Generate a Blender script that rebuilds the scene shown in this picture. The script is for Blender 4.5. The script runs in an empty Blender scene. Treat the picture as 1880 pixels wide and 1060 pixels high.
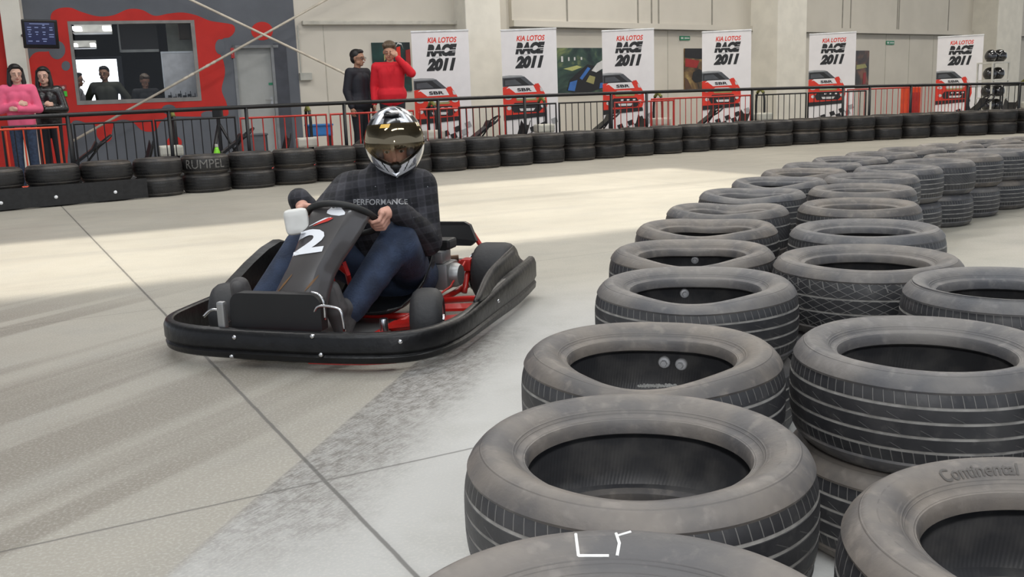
import bpy, bmesh, math, random
import numpy as np
from mathutils import Vector, Matrix, Euler
from mathutils.bvhtree import BVHTree
from mathutils.geometry import tessellate_polygon
random.seed(7)
SC = bpy.context.scene
COL = SC.collection
PI = math.pi
# ------------------------------------------------------------------ camera
F = 1800.0; CAMH = 1.01
PITCH = math.atan(353 / F); ROLL = math.radians(2.1)
fw = Vector((0, math.cos(PITCH), -math.sin(PITCH))); r0 = Vector((1, 0, 0)); u0 = r0.cross(fw)
CR = r0 * math.cos(ROLL) - u0 * math.sin(ROLL); CU = r0 * math.sin(ROLL) + u0 * math.cos(ROLL)
CP = Vector((0, 0, CAMH))
cam = bpy.data.cameras.new('camera'); cam.sensor_width = 36; cam.lens = 36 * F / 1880; cam.clip_end = 200
co = bpy.data.objects.new('camera', cam); COL.objects.link(co)
co.matrix_world = Matrix(((CR.x, CU.x, -fw.x, 0), (CR.y, CU.y, -fw.y, 0), (CR.z, CU.z, -fw.z, CAMH), (0, 0, 0, 1)))
SC.camera = co
# ------------------------------------------------------------------ world, sun, lamps, exposure
wd = bpy.data.worlds.new('world'); SC.world = wd; wd.use_nodes = True
wd.node_tree.nodes['Background'].inputs[0].default_value = (0.80, 0.88, 1.0, 1)
wd.node_tree.nodes['Background'].inputs[1].default_value = 1.0
SC.view_settings.view_transform = 'Standard'; SC.view_settings.look = 'None'
SC.view_settings.gamma = 1; SC.view_settings.exposure = 0.0; SC.view_settings.use_curve_mapping = False
sun = bpy.data.lights.new('sun', 'SUN'); sun.energy = 4.3; sun.angle = 0.035; sun.color = (1.0, 0.93, 0.80)
so = bpy.data.objects.new('sun', sun); COL.objects.link(so)
SUND = Vector((0.55, -0.25, -1.25)).normalized()
so.rotation_euler = SUND.to_track_quat('-Z', 'Y').to_euler(); so.location = (0, 0, 12)
G = math.radians(27.0)                       # direction of the hall's grid (floor joints, roof)
GD = Vector((math.cos(G), math.sin(G), 0)); GN = Vector((-math.sin(G), math.cos(G), 0))
def area(name, loc, sx, sy, e, colr, rz=0, rx=0):
    l = bpy.data.lights.new(name, 'AREA'); l.shape = 'RECTANGLE'; l.size = sx; l.size_y = sy; l.energy = e; l.color = colr
    o = bpy.data.objects.new(name, l); COL.objects.link(o); o.location = loc; o.rotation_euler = (rx, 0, rz); return o
CEIL = 7.6
flash = bpy.data.lights.new('camera_flash', 'POINT'); flash.energy = 42; flash.shadow_soft_size = .03; flash.color = (1.0, .98, .96)
fo_ = bpy.data.objects.new('camera_flash', flash); COL.objects.link(fo_); fo_.location = CP + CU * .14 - fw * .03
for i, (x, y, e, c) in enumerate([(0.9, -3.6, 520, (0.93, 0.97, 1.0)), (-4.2, -2.2, 420, (0.93, 0.97, 1.0)), (5.2, -1.6, 420, (0.93, 0.97, 1.0)), (-1.2, 2.0, 330, (0.93, 0.97, 1.0)), (3.2, 4.2, 330, (0.95, 0.98, 1.0)), (-5.5, 6.0, 330, (1, .97, .93)),  # first three hang unseen behind the camera, added to brighten tyre interiors
                                  (0.2, 8.2, 330, (1, .96, .9)), (5.5, 10.5, 380, (1, .95, .88)), (-4.2, 12.2, 380, (1, .96, .92)),
                                  (3.0, 15.0, 480, (1, .95, .88)), (11.0, 16.0, 520, (1, .95, .88)), (12, 22, 620, (1, .95, .88)), (3.0, 19.5, 380, (1, .96, .9)), (20, 27, 600, (1, .95, .88))]):
    area('ceiling_lamp_and_fill', (x, y, CEIL - .25), 4.2, .9, e * .46, c, G)

# ------------------------------------------------------------------ unprojection helpers (a photo pixel -> a point in the place)
def ray(x, y): return fw + CR * ((x - 940) / F) - CU * ((y - 530) / F)
def at_z(x, y, z=0.0):
    d = ray(x, y); return CP + d * ((z - CAMH) / d.z)
def at_y(x, y, Y):
    d = ray(x, y); return CP + d * (Y / d.y)
# ------------------------------------------------------------------ material helpers
MATS = {}
def principled(name):
    m = bpy.data.materials.new(name); m.use_nodes = True; return m, m.node_tree, m.node_tree.nodes['Principled BSDF']
def N(nt, t, **kw):
    n = nt.nodes.new(t)
    for k, v in kw.items():
        if k.startswith('i_'):
            key = k[2:]; key = int(key) if key.isdigit() else key
            n.inputs[key].default_value = v
        else: setattr(n, k, v)
    return n
def L(nt, a, b): nt.links.new(a, b)
def mathn(nt, op, a, b=None, c=None, clamp=False):
    n = nt.nodes.new('ShaderNodeMath'); n.operation = op; n.use_clamp = clamp
    for i, v in enumerate((a, b, c)):
        if v is None: continue
        if isinstance(v, (int, float)): n.inputs[i].default_value = v
        else: nt.links.new(v, n.inputs[i])
    return n.outputs[0]
def mixc(nt, fac, a, b, mode='MIX'):
    n = nt.nodes.new('ShaderNodeMix'); n.data_type = 'RGBA'; n.blend_type = mode
    for key, v in ((0, fac), (6, a), (7, b)):
        if isinstance(v, (int, float)): n.inputs[key].default_value = v
        elif isinstance(v, tuple): n.inputs[key].default_value = (*v, 1) if len(v) == 3 else v
        else: nt.links.new(v, n.inputs[key])
    return n.outputs[2]
def ramp(nt, v, a, b):
    n = nt.nodes.new('ShaderNodeMapRange'); n.interpolation_type = 'SMOOTHSTEP'
    n.inputs['From Min'].default_value = a; n.inputs['From Max'].default_value = b; nt.links.new(v, n.inputs['Value']); return n.outputs[0]
def M(name, col, rough=.5, metal=0., var=.12, scale=6., bump=0., bscale=60., coat=0., emis=None, es=1., spec=.5):
    if name in MATS: return MATS[name]
    m, nt, b = principled(name)
    b.inputs['Roughness'].default_value = rough; b.inputs['Metallic'].default_value = metal
    b.inputs['Coat Weight'].default_value = coat; b.inputs['Specular IOR Level'].default_value = spec
    tc = N(nt, 'ShaderNodeTexCoord'); nz = N(nt, 'ShaderNodeTexNoise', i_Scale=scale, i_Detail=4.); L(nt, tc.outputs['Object'], nz.inputs['Vector'])
    lo = tuple(max(0, c * (1 - var)) for c in col); hi = tuple(min(1, c * (1 + var)) for c in col)
    L(nt, mixc(nt, ramp(nt, nz.outputs[0], .3, .7), lo, hi), b.inputs['Base Color'])
    if bump:
        n2 = N(nt, 'ShaderNodeTexNoise', i_Scale=bscale, i_Detail=3.); L(nt, tc.outputs['Object'], n2.inputs['Vector'])
        bp = N(nt, 'ShaderNodeBump', i_Strength=bump, i_Distance=.01); L(nt, n2.outputs[0], bp.inputs['Height']); L(nt, bp.outputs[0], b.inputs['Normal'])
    if emis:
        b.inputs['Emission Color'].default_value = (*emis, 1); b.inputs['Emission Strength'].default_value = es
    MATS[name] = m; return m
# ------------------------------------------------------------------ mesh helpers
def vec(p): return Vector((p[0], p[1], p[2] if len(p) > 2 else 0))
class MB:
    def __init__(s): s.v = []; s.f = []; s.m = []; s.uv = None
    def add(s, vs, fs, mi=0, T=None):
        o = len(s.v)
        for p in vs: s.v.append(T @ Vector(p) if T is not None else Vector(p))
        for f in fs: s.f.append([i + o for i in f]); s.m.append(mi)
        return s
    def box(s, c, d, T=None, mi=0, ch=0.):
        hx, hy, hz = d[0] / 2, d[1] / 2, d[2] / 2
        if ch <= 0:
            vs = [(c[0] + a * hx, c[1] + b * hy, c[2] + e * hz) for e in (-1, 1) for a, b in ((-1, -1), (1, -1), (1, 1), (-1, 1))]
            return s.add(vs, [(3, 2, 1, 0), (4, 5, 6, 7), (0, 1, 5, 4), (1, 2, 6, 5), (2, 3, 7, 6), (3, 0, 4, 7)], mi, T)
        bm = bmesh.new(); bmesh.ops.create_cube(bm, size=1)
        for v in bm.verts: v.co = Vector((v.co.x * d[0] + c[0], v.co.y * d[1] + c[1], v.co.z * d[2] + c[2]))
        bmesh.ops.bevel(bm, geom=bm.edges[:], offset=ch, segments=2, affect='EDGES', profile=.6)
        s.frombm(bm, mi, T); return s
    def frombm(s, bm, mi=0, T=None):
        bm.verts.ensure_lookup_table(); bm.verts.index_update()
        s.add([v.co.copy() for v in bm.verts], [[v.index for v in f.verts] for f in bm.faces], mi, T); bm.free(); return s
    def tube(s, pts, r, n=10, closed=False, mi=0, T=None, cap=True):
        pts = [vec(p) for p in pts]; k = len(pts)
        rs = r if isinstance(r, (list, tuple)) else [r] * k
        tans = []
        for i in range(k):
            a = pts[(i - 1) % k] if (closed or i > 0) else pts[i]; b = pts[(i + 1) % k] if (closed or i < k - 1) else pts[i]
            t = (b - a); tans.append(t.normalized() if t.length > 1e-9 else Vector((0, 0, 1)))
        ref = Vector((0, 0, 1)) if abs(tans[0].z) < .9 else Vector((1, 0, 0))
        nn = (ref - tans[0] * ref.dot(tans[0])).normalized(); vs = []
        for i in range(k):
            nn = (nn - tans[i] * nn.dot(tans[i])).normalized(); bb = tans[i].cross(nn)
            for j in range(n):
                a = 2 * PI * j / n; vs.append(pts[i] + (nn * math.cos(a) + bb * math.sin(a)) * rs[i])
        fs = []
        for i in range(k if closed else k - 1):
            for j in range(n):
                i2 = (i + 1) % k; fs.append((i * n + j, i * n + (j + 1) % n, i2 * n + (j + 1) % n, i2 * n + j))
        if cap and not closed: fs += [tuple(range(n - 1, -1, -1)), tuple((k - 1) * n + j for j in range(n))]
        return s.add(vs, fs, mi, T)
    def lathe(s, prof, n=24, mi=0, T=None, closed=False):
        vs = []; k = len(prof)
        for j in range(n):
            a = 2 * PI * j / n
            for r, z in prof: vs.append((r * math.cos(a), r * math.sin(a), z))
        fs = []
        for j in range(n):
            j2 = (j + 1) % n
            for i in range(k if closed else k - 1): i2 = (i + 1) % k; fs.append((j * k + i, j2 * k + i, j2 * k + i2, j * k + i2))
        return s.add(vs, fs, mi, T)
    def ell(s, c, r, n=16, mi=0, T=None):
        vs = []; fs = []; m = n // 2
        r = (r, r, r) if isinstance(r, (int, float)) else r
        for i in range(m + 1):
            ph = PI * i / m
            for j in range(n):
                a = 2 * PI * j / n; vs.append((c[0] + r[0] * math.sin(ph) * math.cos(a), c[1] + r[1] * math.sin(ph) * math.sin(a), c[2] + r[2] * math.cos(ph)))
        for i in range(m):
            for j in range(n): fs.append((i * n + j, (i + 1) * n + j, (i + 1) * n + (j + 1) % n, i * n + (j + 1) % n))
        return s.add(vs, fs, mi, T)
    def poly(s, pts, ex=None, mi=0, T=None):
        """flat polygon (3-D points), optionally extruded along the vector ex"""
        pts = [vec(p) for p in pts]; tr = tessellate_polygon([pts]); k = len(pts)
        if ex is None: return s.add(pts, [tuple(t) for t in tr], mi, T)
        ex = vec(ex); vs = pts + [p + ex for p in pts]
        fs = [tuple(t) for t in tr] + [tuple(i + k for i in reversed(t)) for t in tr] + [(i, (i + 1) % k, (i + 1) % k + k, i + k) for i in range(k)]
        return s.add(vs, fs, mi, T)
    def capsule(s, a, b, ra, rb, n=14, mi=0):
        a = vec(a); b = vec(b); d = b - a; ln = d.length
        if ln < 1e-6: return s.ell(a, ra, n, mi)
        q = d.to_track_quat('Z', 'Y').to_matrix().to_4x4(); T = Matrix.Translation(a) @ q
        prof = [(ra * math.sin(t), -ra * math.cos(t)) for t in [PI / 2 * i / 5 for i in range(6)]]
        prof += [(rb * math.sin(t), ln + rb * math.cos(t)) for t in [PI / 2 * (1 - i / 5) for i in range(6)]]
        return s.lathe(prof, n, mi, T)
    def build(s, name, mats, parent=None, smooth=False, world=True, kind=None, sharp=None):
        me = bpy.data.meshes.new(name)
        off = Vector((0, 0, 0))
        if parent is not None and world:
            q = parent
            while q is not None: off = off + Vector(q.location); q = q.parent
        me.from_pydata([tuple(v - off) for v in s.v], [], s.f)
        mats = mats if isinstance(mats, (list, tuple)) else [mats]
        for m in mats: me.materials.append(m)
        if len(mats) > 1: me.polygons.foreach_set('material_index', s.m)
        bm = bmesh.new(); bm.from_mesh(me); bmesh.ops.remove_doubles(bm, verts=bm.verts[:], dist=1e-6); bmesh.ops.recalc_face_normals(bm, faces=bm.faces[:]); bm.to_mesh(me); bm.free()
        if smooth: me.shade_smooth()
        if sharp is not None:
            me.shade_smooth(); me.set_sharp_from_angle(angle=math.radians(sharp))
        o = bpy.data.objects.new(name, me); COL.objects.link(o)
        if parent is not None: o.parent = parent
        if kind: o['kind'] = kind
        return o
def thing(name, label, cat, loc=(0, 0, 0), group=None, rz=0):
    o = bpy.data.objects.new(name, None); COL.objects.link(o); o.location = loc; o.rotation_euler = (0, 0, rz); o.empty_display_size = .1
    o['label'] = label; o['category'] = cat
    if group: o['group'] = group
    return o
def tag(o, label, cat, group=None):
    o['label'] = label; o['category'] = cat
    if group: o['group'] = group
    return o
def dup(root, loc, rz=0, label=None, group=None, sc=None):
    def cp(o, par):
        c = o.copy(); COL.objects.link(c); c.parent = par
        for ch in list(o.children): cp(ch, c)
        return c
    r = cp(root, None); r.location = loc; r.rotation_euler = (0, 0, rz)
    if sc: r.scale = sc
    if label: r['label'] = label
    if group: r['group'] = group
    return r
def setm(name, parent, mb, mats, **k): return mb.build(name, mats, parent, **k)
def voxel(mb, vox, smooth_it=4, factor=.5):
    """melt a heap of capsules and ellipsoids into one continuous surface"""
    o = mb.build('tmp', [M('plain', (.5, .5, .5))], None)
    m = o.modifiers.new('r', 'REMESH'); m.mode = 'VOXEL'; m.voxel_size = vox
    if smooth_it:
        sm = o.modifiers.new('s', 'SMOOTH'); sm.factor = factor; sm.iterations = smooth_it
    dg = bpy.context.evaluated_depsgraph_get(); dg.update()
    me = bpy.data.meshes.new_from_object(o.evaluated_get(dg))
    r = MB(); r.v = [v.co.copy() for v in me.vertices]; r.f = [list(p.vertices) for p in me.polygons]; r.m = [0] * len(r.f)
    bpy.data.objects.remove(o); bpy.data.meshes.remove(me); return r
def text_geo(txt, bold=0., shear=0., spacing=1.):
    cu = bpy.data.curves.new('t', 'FONT'); cu.body = txt; cu.offset = bold; cu.shear = shear; cu.space_character = spacing; cu.resolution_u = 3
    o = bpy.data.objects.new('t', cu); COL.objects.link(o); dg = bpy.context.evaluated_depsgraph_get(); dg.update()
    me = bpy.data.meshes.new_from_object(o.evaluated_get(dg))
    vs = [Vector(v.co) for v in me.vertices]; fs = [list(p.vertices) for p in me.polygons]
    bpy.data.objects.remove(o); bpy.data.curves.remove(cu); bpy.data.meshes.remove(me)
    x0 = min(v.x for v in vs); x1 = max(v.x for v in vs); y0 = min(v.y for v in vs); y1 = max(v.y for v in vs)
    return [((v.x - x0) / (x1 - x0), (v.y - y0) / (y1 - y0)) for v in vs], fs      # normalised to the unit square
def put_text(mb, geo, fn, mi=0):
    vs, fs = geo; mb.add([fn(u, v) for u, v in vs], fs, mi)
def subdiv(geo, cuts):
    vs, fs = geo; bm = bmesh.new(); bv = [bm.verts.new((u, v, 0)) for u, v in vs]
    for f in fs:
        try: bm.faces.new([bv[i] for i in f])
        except Exception: pass
    bmesh.ops.triangulate(bm, faces=bm.faces[:])
    for _ in range(cuts): bmesh.ops.subdivide_edges(bm, edges=[e for e in bm.edges if e.calc_length() > .04], cuts=1)
    bmesh.ops.triangulate(bm, faces=bm.faces[:]); bm.verts.index_update()
    r = ([(v.co.x, v.co.y) for v in bm.verts], [[v.index for v in f.verts] for f in bm.faces]); bm.free(); return r
def bvh_of(mb): return BVHTree.FromPolygons([tuple(v) for v in mb.v], mb.f)
ORD = ['first', 'second', 'third', 'fourth', 'fifth', 'sixth', 'seventh', 'eighth', 'ninth', 'tenth', 'eleventh', 'twelfth', 'thirteenth', 'fourteenth',
       'fifteenth', 'sixteenth', 'seventeenth', 'eighteenth', 'nineteenth', 'twentieth', 'twenty-first', 'twenty-second', 'twenty-third', 'twenty-fourth',
       'twenty-fifth', 'twenty-sixth', 'twenty-seventh', 'twenty-eighth', 'twenty-ninth', 'thirtieth', 'thirty-first', 'thirty-second', 'thirty-third', 'thirty-fourth']
# ================================================================== THE SETTING
# ---- concrete floor
def floor_mat():
    m, nt, b = principled('polished_concrete'); b.inputs['Roughness'].default_value = .5
    geo = N(nt, 'ShaderNodeNewGeometry'); P = geo.outputs['Position']
    sx = N(nt, 'ShaderNodeSeparateXYZ'); L(nt, P, sx.inputs[0]); X, Y = sx.outputs[0], sx.outputs[1]
    def lin(a, bb, c): return mathn(nt, 'ADD', mathn(nt, 'ADD', mathn(nt, 'MULTIPLY', X, a), mathn(nt, 'MULTIPLY', Y, bb)), c)
    def noise(scale, vecout=None, det=4., rough=.55):
        n = N(nt, 'ShaderNodeTexNoise', i_Scale=scale, i_Detail=det, i_Roughness=rough); L(nt, vecout or P, n.inputs['Vector']); return n.outputs[0]
    def stretched(ang, sl, sa, warp=0.):
        mp = N(nt, 'ShaderNodeMapping'); mp.inputs['Rotation'].default_value = (0, 0, -ang); 
        mp2 = N(nt, 'ShaderNodeMapping'); mp2.inputs['Scale'].default_value = (sl, sa, 1)
        L(nt, P, mp.inputs[0]); L(nt, mp.outputs[0], mp2.inputs[0]); return mp2.outputs[0]
    big = noise(.55); mid = noise(3.2); fine = noise(110., det=2.)
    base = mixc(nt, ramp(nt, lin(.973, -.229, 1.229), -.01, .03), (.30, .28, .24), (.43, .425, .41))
    base = mixc(nt, ramp(nt, Y, 4.2, 5.6), base, (.345, .325, .275))
    col = mixc(nt, ramp(nt, big, .3, .7), mixc(nt, 1., base, (.88, .88, .88), 'MULTIPLY'), mixc(nt, 1., base, (1.12, 1.12, 1.12), 'MULTIPLY'))
    col = mixc(nt, mathn(nt, 'MULTIPLY', ramp(nt, mid, .45, .75), .35), col, (.28, .27, .245))
    # rubber streaks: across the far track, and along the drivers' line nearby
    s1 = ramp(nt, noise(1., stretched(math.radians(24), .22, 3.2), 5.), .5, .72)
    far = ramp(nt, Y, 4.4, 6.2)
    col = mixc(nt, mathn(nt, 'MULTIPLY', mathn(nt, 'MULTIPLY', s1, far), .42), col, (.24, .225, .205))
    s2 = ramp(nt, noise(1., stretched(math.radians(62), .14, 3.0), 3.), .47, .6)
    near = mathn(nt, 'SUBTRACT', 1., ramp(nt, lin(1., -.42, 0), -2.3, -1.6))
    leftm = ramp(nt, lin(-.97, .23, -1.23), -.05, .4)
    col = mixc(nt, mathn(nt, 'MULTIPLY', mathn(nt, 'MULTIPLY', s2, leftm), mathn(nt, 'MULTIPLY', mathn(nt, 'SUBTRACT', 1., far), .85)), col, (.195, .175, .145))
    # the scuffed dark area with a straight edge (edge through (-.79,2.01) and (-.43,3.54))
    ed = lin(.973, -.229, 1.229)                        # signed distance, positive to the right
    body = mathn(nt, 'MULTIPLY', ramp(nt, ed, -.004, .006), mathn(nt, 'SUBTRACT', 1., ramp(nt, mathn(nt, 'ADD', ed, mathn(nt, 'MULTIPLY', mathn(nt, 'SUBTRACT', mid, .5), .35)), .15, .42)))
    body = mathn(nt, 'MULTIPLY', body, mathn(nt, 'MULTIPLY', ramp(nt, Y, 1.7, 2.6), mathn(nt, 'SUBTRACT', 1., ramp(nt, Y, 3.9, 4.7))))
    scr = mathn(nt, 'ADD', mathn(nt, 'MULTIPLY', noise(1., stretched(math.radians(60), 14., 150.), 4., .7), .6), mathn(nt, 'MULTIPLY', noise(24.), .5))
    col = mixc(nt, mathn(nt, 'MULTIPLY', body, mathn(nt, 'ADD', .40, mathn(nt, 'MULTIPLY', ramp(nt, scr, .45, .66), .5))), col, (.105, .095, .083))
    # faint scuffs everywhere near the tyres
    sc2 = ramp(nt, noise(1., stretched(math.radians(-25), 4., 60.), 5., .7), .64, .74)
    col = mixc(nt, mathn(nt, 'MULTIPLY', sc2, .28), col, (.2, .19, .18))
    # dark rubbed area behind the kart's rear corner
    d2 = mathn(nt, 'ADD', mathn(nt, 'POWER', mathn(nt, 'MULTIPLY', lin(.85, .5, -2.2), 2.2), 2.), mathn(nt, 'POWER', mathn(nt, 'MULTIPLY', lin(-.5, .85, -3.35), 5.), 2.))
    # light speckle
    col = mixc(nt, mathn(nt, 'MULTIPLY', ramp(nt, fine, .45, .7), .30), col, (.52, .50, .46))
    # expansion joints
    def joint(a, bb, c, w, dk):
        d = mathn(nt, 'ABSOLUTE', mathn(nt, 'ADD', lin(a, bb, c), mathn(nt, 'MULTIPLY', mathn(nt, 'SUBTRACT', noise(9.), .5), .006)))
        return mathn(nt, 'MULTIPLY', mathn(nt, 'SUBTRACT', 1., ramp(nt, d, w * .4, w)), dk)
    j = joint(.883, .469, -.717, .0085, .75)
    for k in ( -6., 6.): j = mathn(nt, 'MAXIMUM', j, joint(.883, .469, -.717 + k, .008, .5))
    for c, dk in ((-2.478, .6), (-5.23, .35), (-8.2, .12), (-11.2, .12)): j = mathn(nt, 'MAXIMUM', j, joint(-.469, .883, c, .007, dk))
    halo = mathn(nt, 'SUBTRACT', 1., ramp(nt, mathn(nt, 'ABSOLUTE', lin(.883, .469, -.717)), .0, .035))
    col = mixc(nt, mathn(nt, 'MULTIPLY', halo, .15), col, (.2, .19, .18))
    col = mixc(nt, j, col, (.06, .057, .052))
    L(nt, col, b.inputs['Base Color'])
    L(nt, mathn(nt, 'ADD', .38, mathn(nt, 'MULTIPLY', mid, .3)), b.inputs['Roughness'])
    bp = N(nt, 'ShaderNodeBump', i_Strength=.12, i_Distance=.004); L(nt, mathn(nt, 'SUBTRACT', fine, mathn(nt, 'MULTIPLY', j, 1.)), bp.inputs['Height']); L(nt, bp.outputs[0], b.inputs['Normal'])
    return m
mb = MB(); mb.box((6, 14, -.1), (70, 50, .2)); mb.build('floor', floor_mat(), kind='structure')
# ---- a wall plane standing on two floor points
class Wall:
    def __init__(s, a, b):
        s.a = Vector((a[0], a[1], 0)); s.b = Vector((b[0], b[1], 0)); s.d = (s.b - s.a).normalized(); s.n = Vector((s.d.y, -s.d.x, 0))   # n looks at the track
    def px(s, x, y, off=0.):
        r = ray(x, y); t = ((s.a + s.n * off) - CP).dot(s.n) / r.dot(s.n); p = CP + r * t; return (p - s.a).dot(s.d), p.z
    def P(s, u, z, off=0.): return s.a + s.d * u + Vector((0, 0, z)) + s.n * off
    def T(s, u=0, z=0, off=0.):
        o = s.P(u, z, off); m = Matrix.Identity(4)
        for i in range(3): m[i][0] = s.d[i]; m[i][1] = -s.n[i]; m[i][2] = (0, 0, 1)[i]; m[i][3] = o[i]
        return m
    def box(s, mb, u0, u1, z0, z1, o0, o1, mi=0, ch=0):       # o0<o1 : offsets towards the track
        mb.box(((u0 + u1) / 2, -(o0 + o1) / 2, (z0 + z1) / 2), (u1 - u0, o1 - o0, z1 - z0), s.T(), mi, ch)
def atdepth(px, Z):
    d = ray(px, 530 - 353 + .0367 * (940 - px)); d = d / d.dot(fw); return CP + d * Z
ga = atdepth(125, 16.8); gb = atdepth(510, 17.9)
GW = Wall(ga - (gb - ga) * .62, gb)
u_end = GW.px(547, 120)[0]; u_beg = GW.px(18, 120)[0]
m_grey = M('grey_wall_paint', (.115, .125, .145), .8, var=.08, scale=2., bump=.1)
m_red = M('red_wall_paint', (.52, .022, .016), .75, var=.07, scale=3., bump=.1)
m_cream = M('cream_wall_panel', (.61, .575, .505), .75, var=.04, scale=1.2, bump=.05)
m_beam = M('pale_concrete', (.75, .72, .64), .85, var=.05, scale=3., bump=.1)
WH = CEIL + .1
# window opening and door opening in the office wall
wu0, wz1 = GW.px(124, 38); wu1, _ = GW.px(357, 37); wz0 = GW.px(140, 193)[1]; wz1 = (GW.px(124, 39)[1] + GW.px(357, 37)[1]) / 2
wu0 = (GW.px(124, 38)[0] + GW.px(141, 192)[0]) / 2; wu1 = (GW.px(357, 37)[0] + GW.px(370, 187)[0]) / 2
du0 = GW.px(431, 140)[0]; du1 = GW.px(515, 140)[0]; dz1 = GW.px(468, 83)[1]
mb = MB()
for u0, u1, z0, z1 in ((u_beg, wu0, 0, WH), (wu0, wu1, 0, wz0), (wu0, wu1, wz1, WH), (wu1, du0, 0, WH), (du0, du1, dz1, WH), (du1, u_end, 0, WH)):
    GW.box(mb, u0, u1, z0, z1, -.2, 0)
gwall = mb.build('wall_office', m_grey, kind='structure')
# painted red splash around the window (paint layer on the wall)
def smooth_closed(pts, k=6):
    out = []; n = len(pts)
    for i in range(n):
        p0, p1, p2, p3 = pts[i - 1], pts[i], pts[(i + 1) % n], pts[(i + 2) % n]
        for j in range(k):
            t = j / k; a = [.5 * (2 * p1[c] + (p2[c] - p0[c]) * t + (2 * p0[c] - 5 * p1[c] + 4 * p2[c] - p3[c]) * t * t + (3 * p1[c] - p0[c] - 3 * p2[c] + p3[c]) * t ** 3) for c in (0, 1)]
            out.append(tuple(a))
    return out
def wallpoly(W, pixels, k=6): return [W.px(x, y) for x, y in smooth_closed(pixels, k)]
def fill_paint(mb, W, outer, holes, off, mi=0):
    loops = [[Vector((u, z, 0)) for u, z in outer]] + [[Vector((u, z, 0)) for u, z in h] for h in holes]
    tr = tessellate_polygon(loops); flat = [p for l in loops for p in l]
    mb.add([W.P(p.x, p.y, off) for p in flat], [tuple(t) for t in tr], mi)
outer = wallpoly(GW, [(30, 12 + 280), (44, 150), (60, 100), (95, 92), (97, 60), (93, 30), (104, 17), (128, 14), (150, 22), (180, 30), (208, 28), (235, 17), (260, 18), (284, 29), (310, 25), (335, 23), (360, 28), (385, 38), (410, 42), (428, 46), (431, 57), (422, 68), (408, 72), (401, 90), (410, 112), (413, 135), (407, 165), (416, 190), (418, 212), (392, 210), (370, 214), (340, 214), (310, 214), (295, 224), (285, 240), (262, 240), (240, 222), (214, 222), (206, 240), (204, 256), (190, 262), (178, 250), (176, 232), (160, 226), (135, 222), (127, 245), (124, 290), (120, 330), (30, 335)])
hole = [(wu0, wz0), (wu1, wz0), (wu1, wz1), (wu0, wz1)]
mb = MB(); fill_paint(mb, GW, outer, [hole], .004); mb.build('painted_splash', m_red, gwall)
def dots(name, m, lst, off):
    for cx, cy, rx, ry in lst:
        mb = MB(); mb.poly([GW.P(*GW.px(cx + rx * math.cos(t), cy + ry * math.sin(t)), off) for t in [2 * PI * i / 24 for i in range(24)]]); mb.build(name, m, gwall)
dots('painted_dot', m_red, [(481, 57, 20, 17), (320, 262, 14, 12)], .004)
dots('painted_dot', m_grey, [(105, 92, 15, 17), (121, 121, 8, 9), (404, 86, 9, 14), (310, 201, 13, 9), (383, 211, 14, 7)], .008)
# window frame, pane
m_fr = M('grey_window_frame', (.22, .21, .20), .5); m_glass = None
def glass(name, col=(1, 1, 1), mixf=.10, rough=.02):
    m = bpy.data.materials.new(name); m.use_nodes = True; nt = m.node_tree; nt.nodes.clear()
    o = N(nt, 'ShaderNodeOutputMaterial'); t = N(nt, 'ShaderNodeBsdfTransparent'); g = N(nt, 'ShaderNodeBsdfGlossy', i_Roughness=rough); mx = N(nt, 'ShaderNodeMixShader')
    t.inputs[0].default_value = (*col, 1); fr = N(nt, 'ShaderNodeFresnel', i_IOR=1.45)
    L(nt, mathn(nt, 'ADD', fr.outputs[0], mixf, clamp=True), mx.inputs[0]); L(nt, t.outputs[0], mx.inputs[1]); L(nt, g.outputs[0], mx.inputs[2]); L(nt, mx.outputs[0], o.inputs[0]); return m
m_glass = glass('window_glass', (.86, .87, .88), -.02)
mb = MB(); t = .05
for u0, u1, z0, z1 in ((wu0, wu1, wz0, wz0 + t * 1.4), (wu0, wu1, wz1 - t, wz1), (wu0, wu0 + t, wz0 + t * 1.4, wz1 - t), (wu1 - t * 1.3, wu1, wz0 + t * 1.4, wz1 - t)): GW.box(mb, u0, u1, z0, z1, -.12, .012)
wf = mb.build('window_1', m_fr, kind='structure')
mb = MB(); GW.box(mb, wu0 + t, wu1 - t, wz0 + t, wz1 - t, -.075, -.069); mb.build('window_pane', m_glass, wf)
# grey door with frame, handle and small signs
m_door = M('pale_grey_door', (.36, .37, .36), .6, var=.04)
mb = MB(); GW.box(mb, du0 + .05, du1 - .14, .01, dz1 - .05, -.14, -.09); dr = mb.build('door_1', m_door, kind='structure')
mb = MB(); GW.box(mb, du0, du0 + .05, 0, dz1, -.2, .015); GW.box(mb, du1 - .14, du1 - .09, 0, dz1, -.2, .015); GW.box(mb, du0, du1, dz1 - .05, dz1, -.2, .015); mb.build('door_frame', M('door_frame_grey', (.2, .21, .22), .5), dr)
mb = MB(); hu, hz = GW.px(500, 183); mb.tube([GW.P(hu, hz, -.09), GW.P(hu, hz, -.03), GW.P(hu - .12, hz, -.03)], .009); GW.box(mb, hu - .02, hu + .02, hz - .12, hz + .05, -.092, -.08); mb.build('door_handle', M('dull_steel', (.45, .45, .45), .35, 1.), dr)
mb = MB(); GW.box(mb, du1 - .09, du1 + .14, 0, dz1 + .02, -.005, .006); mb.build('door_side_panel', M('slate_grey_panel', (.055, .06, .075), .7), dr)
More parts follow.
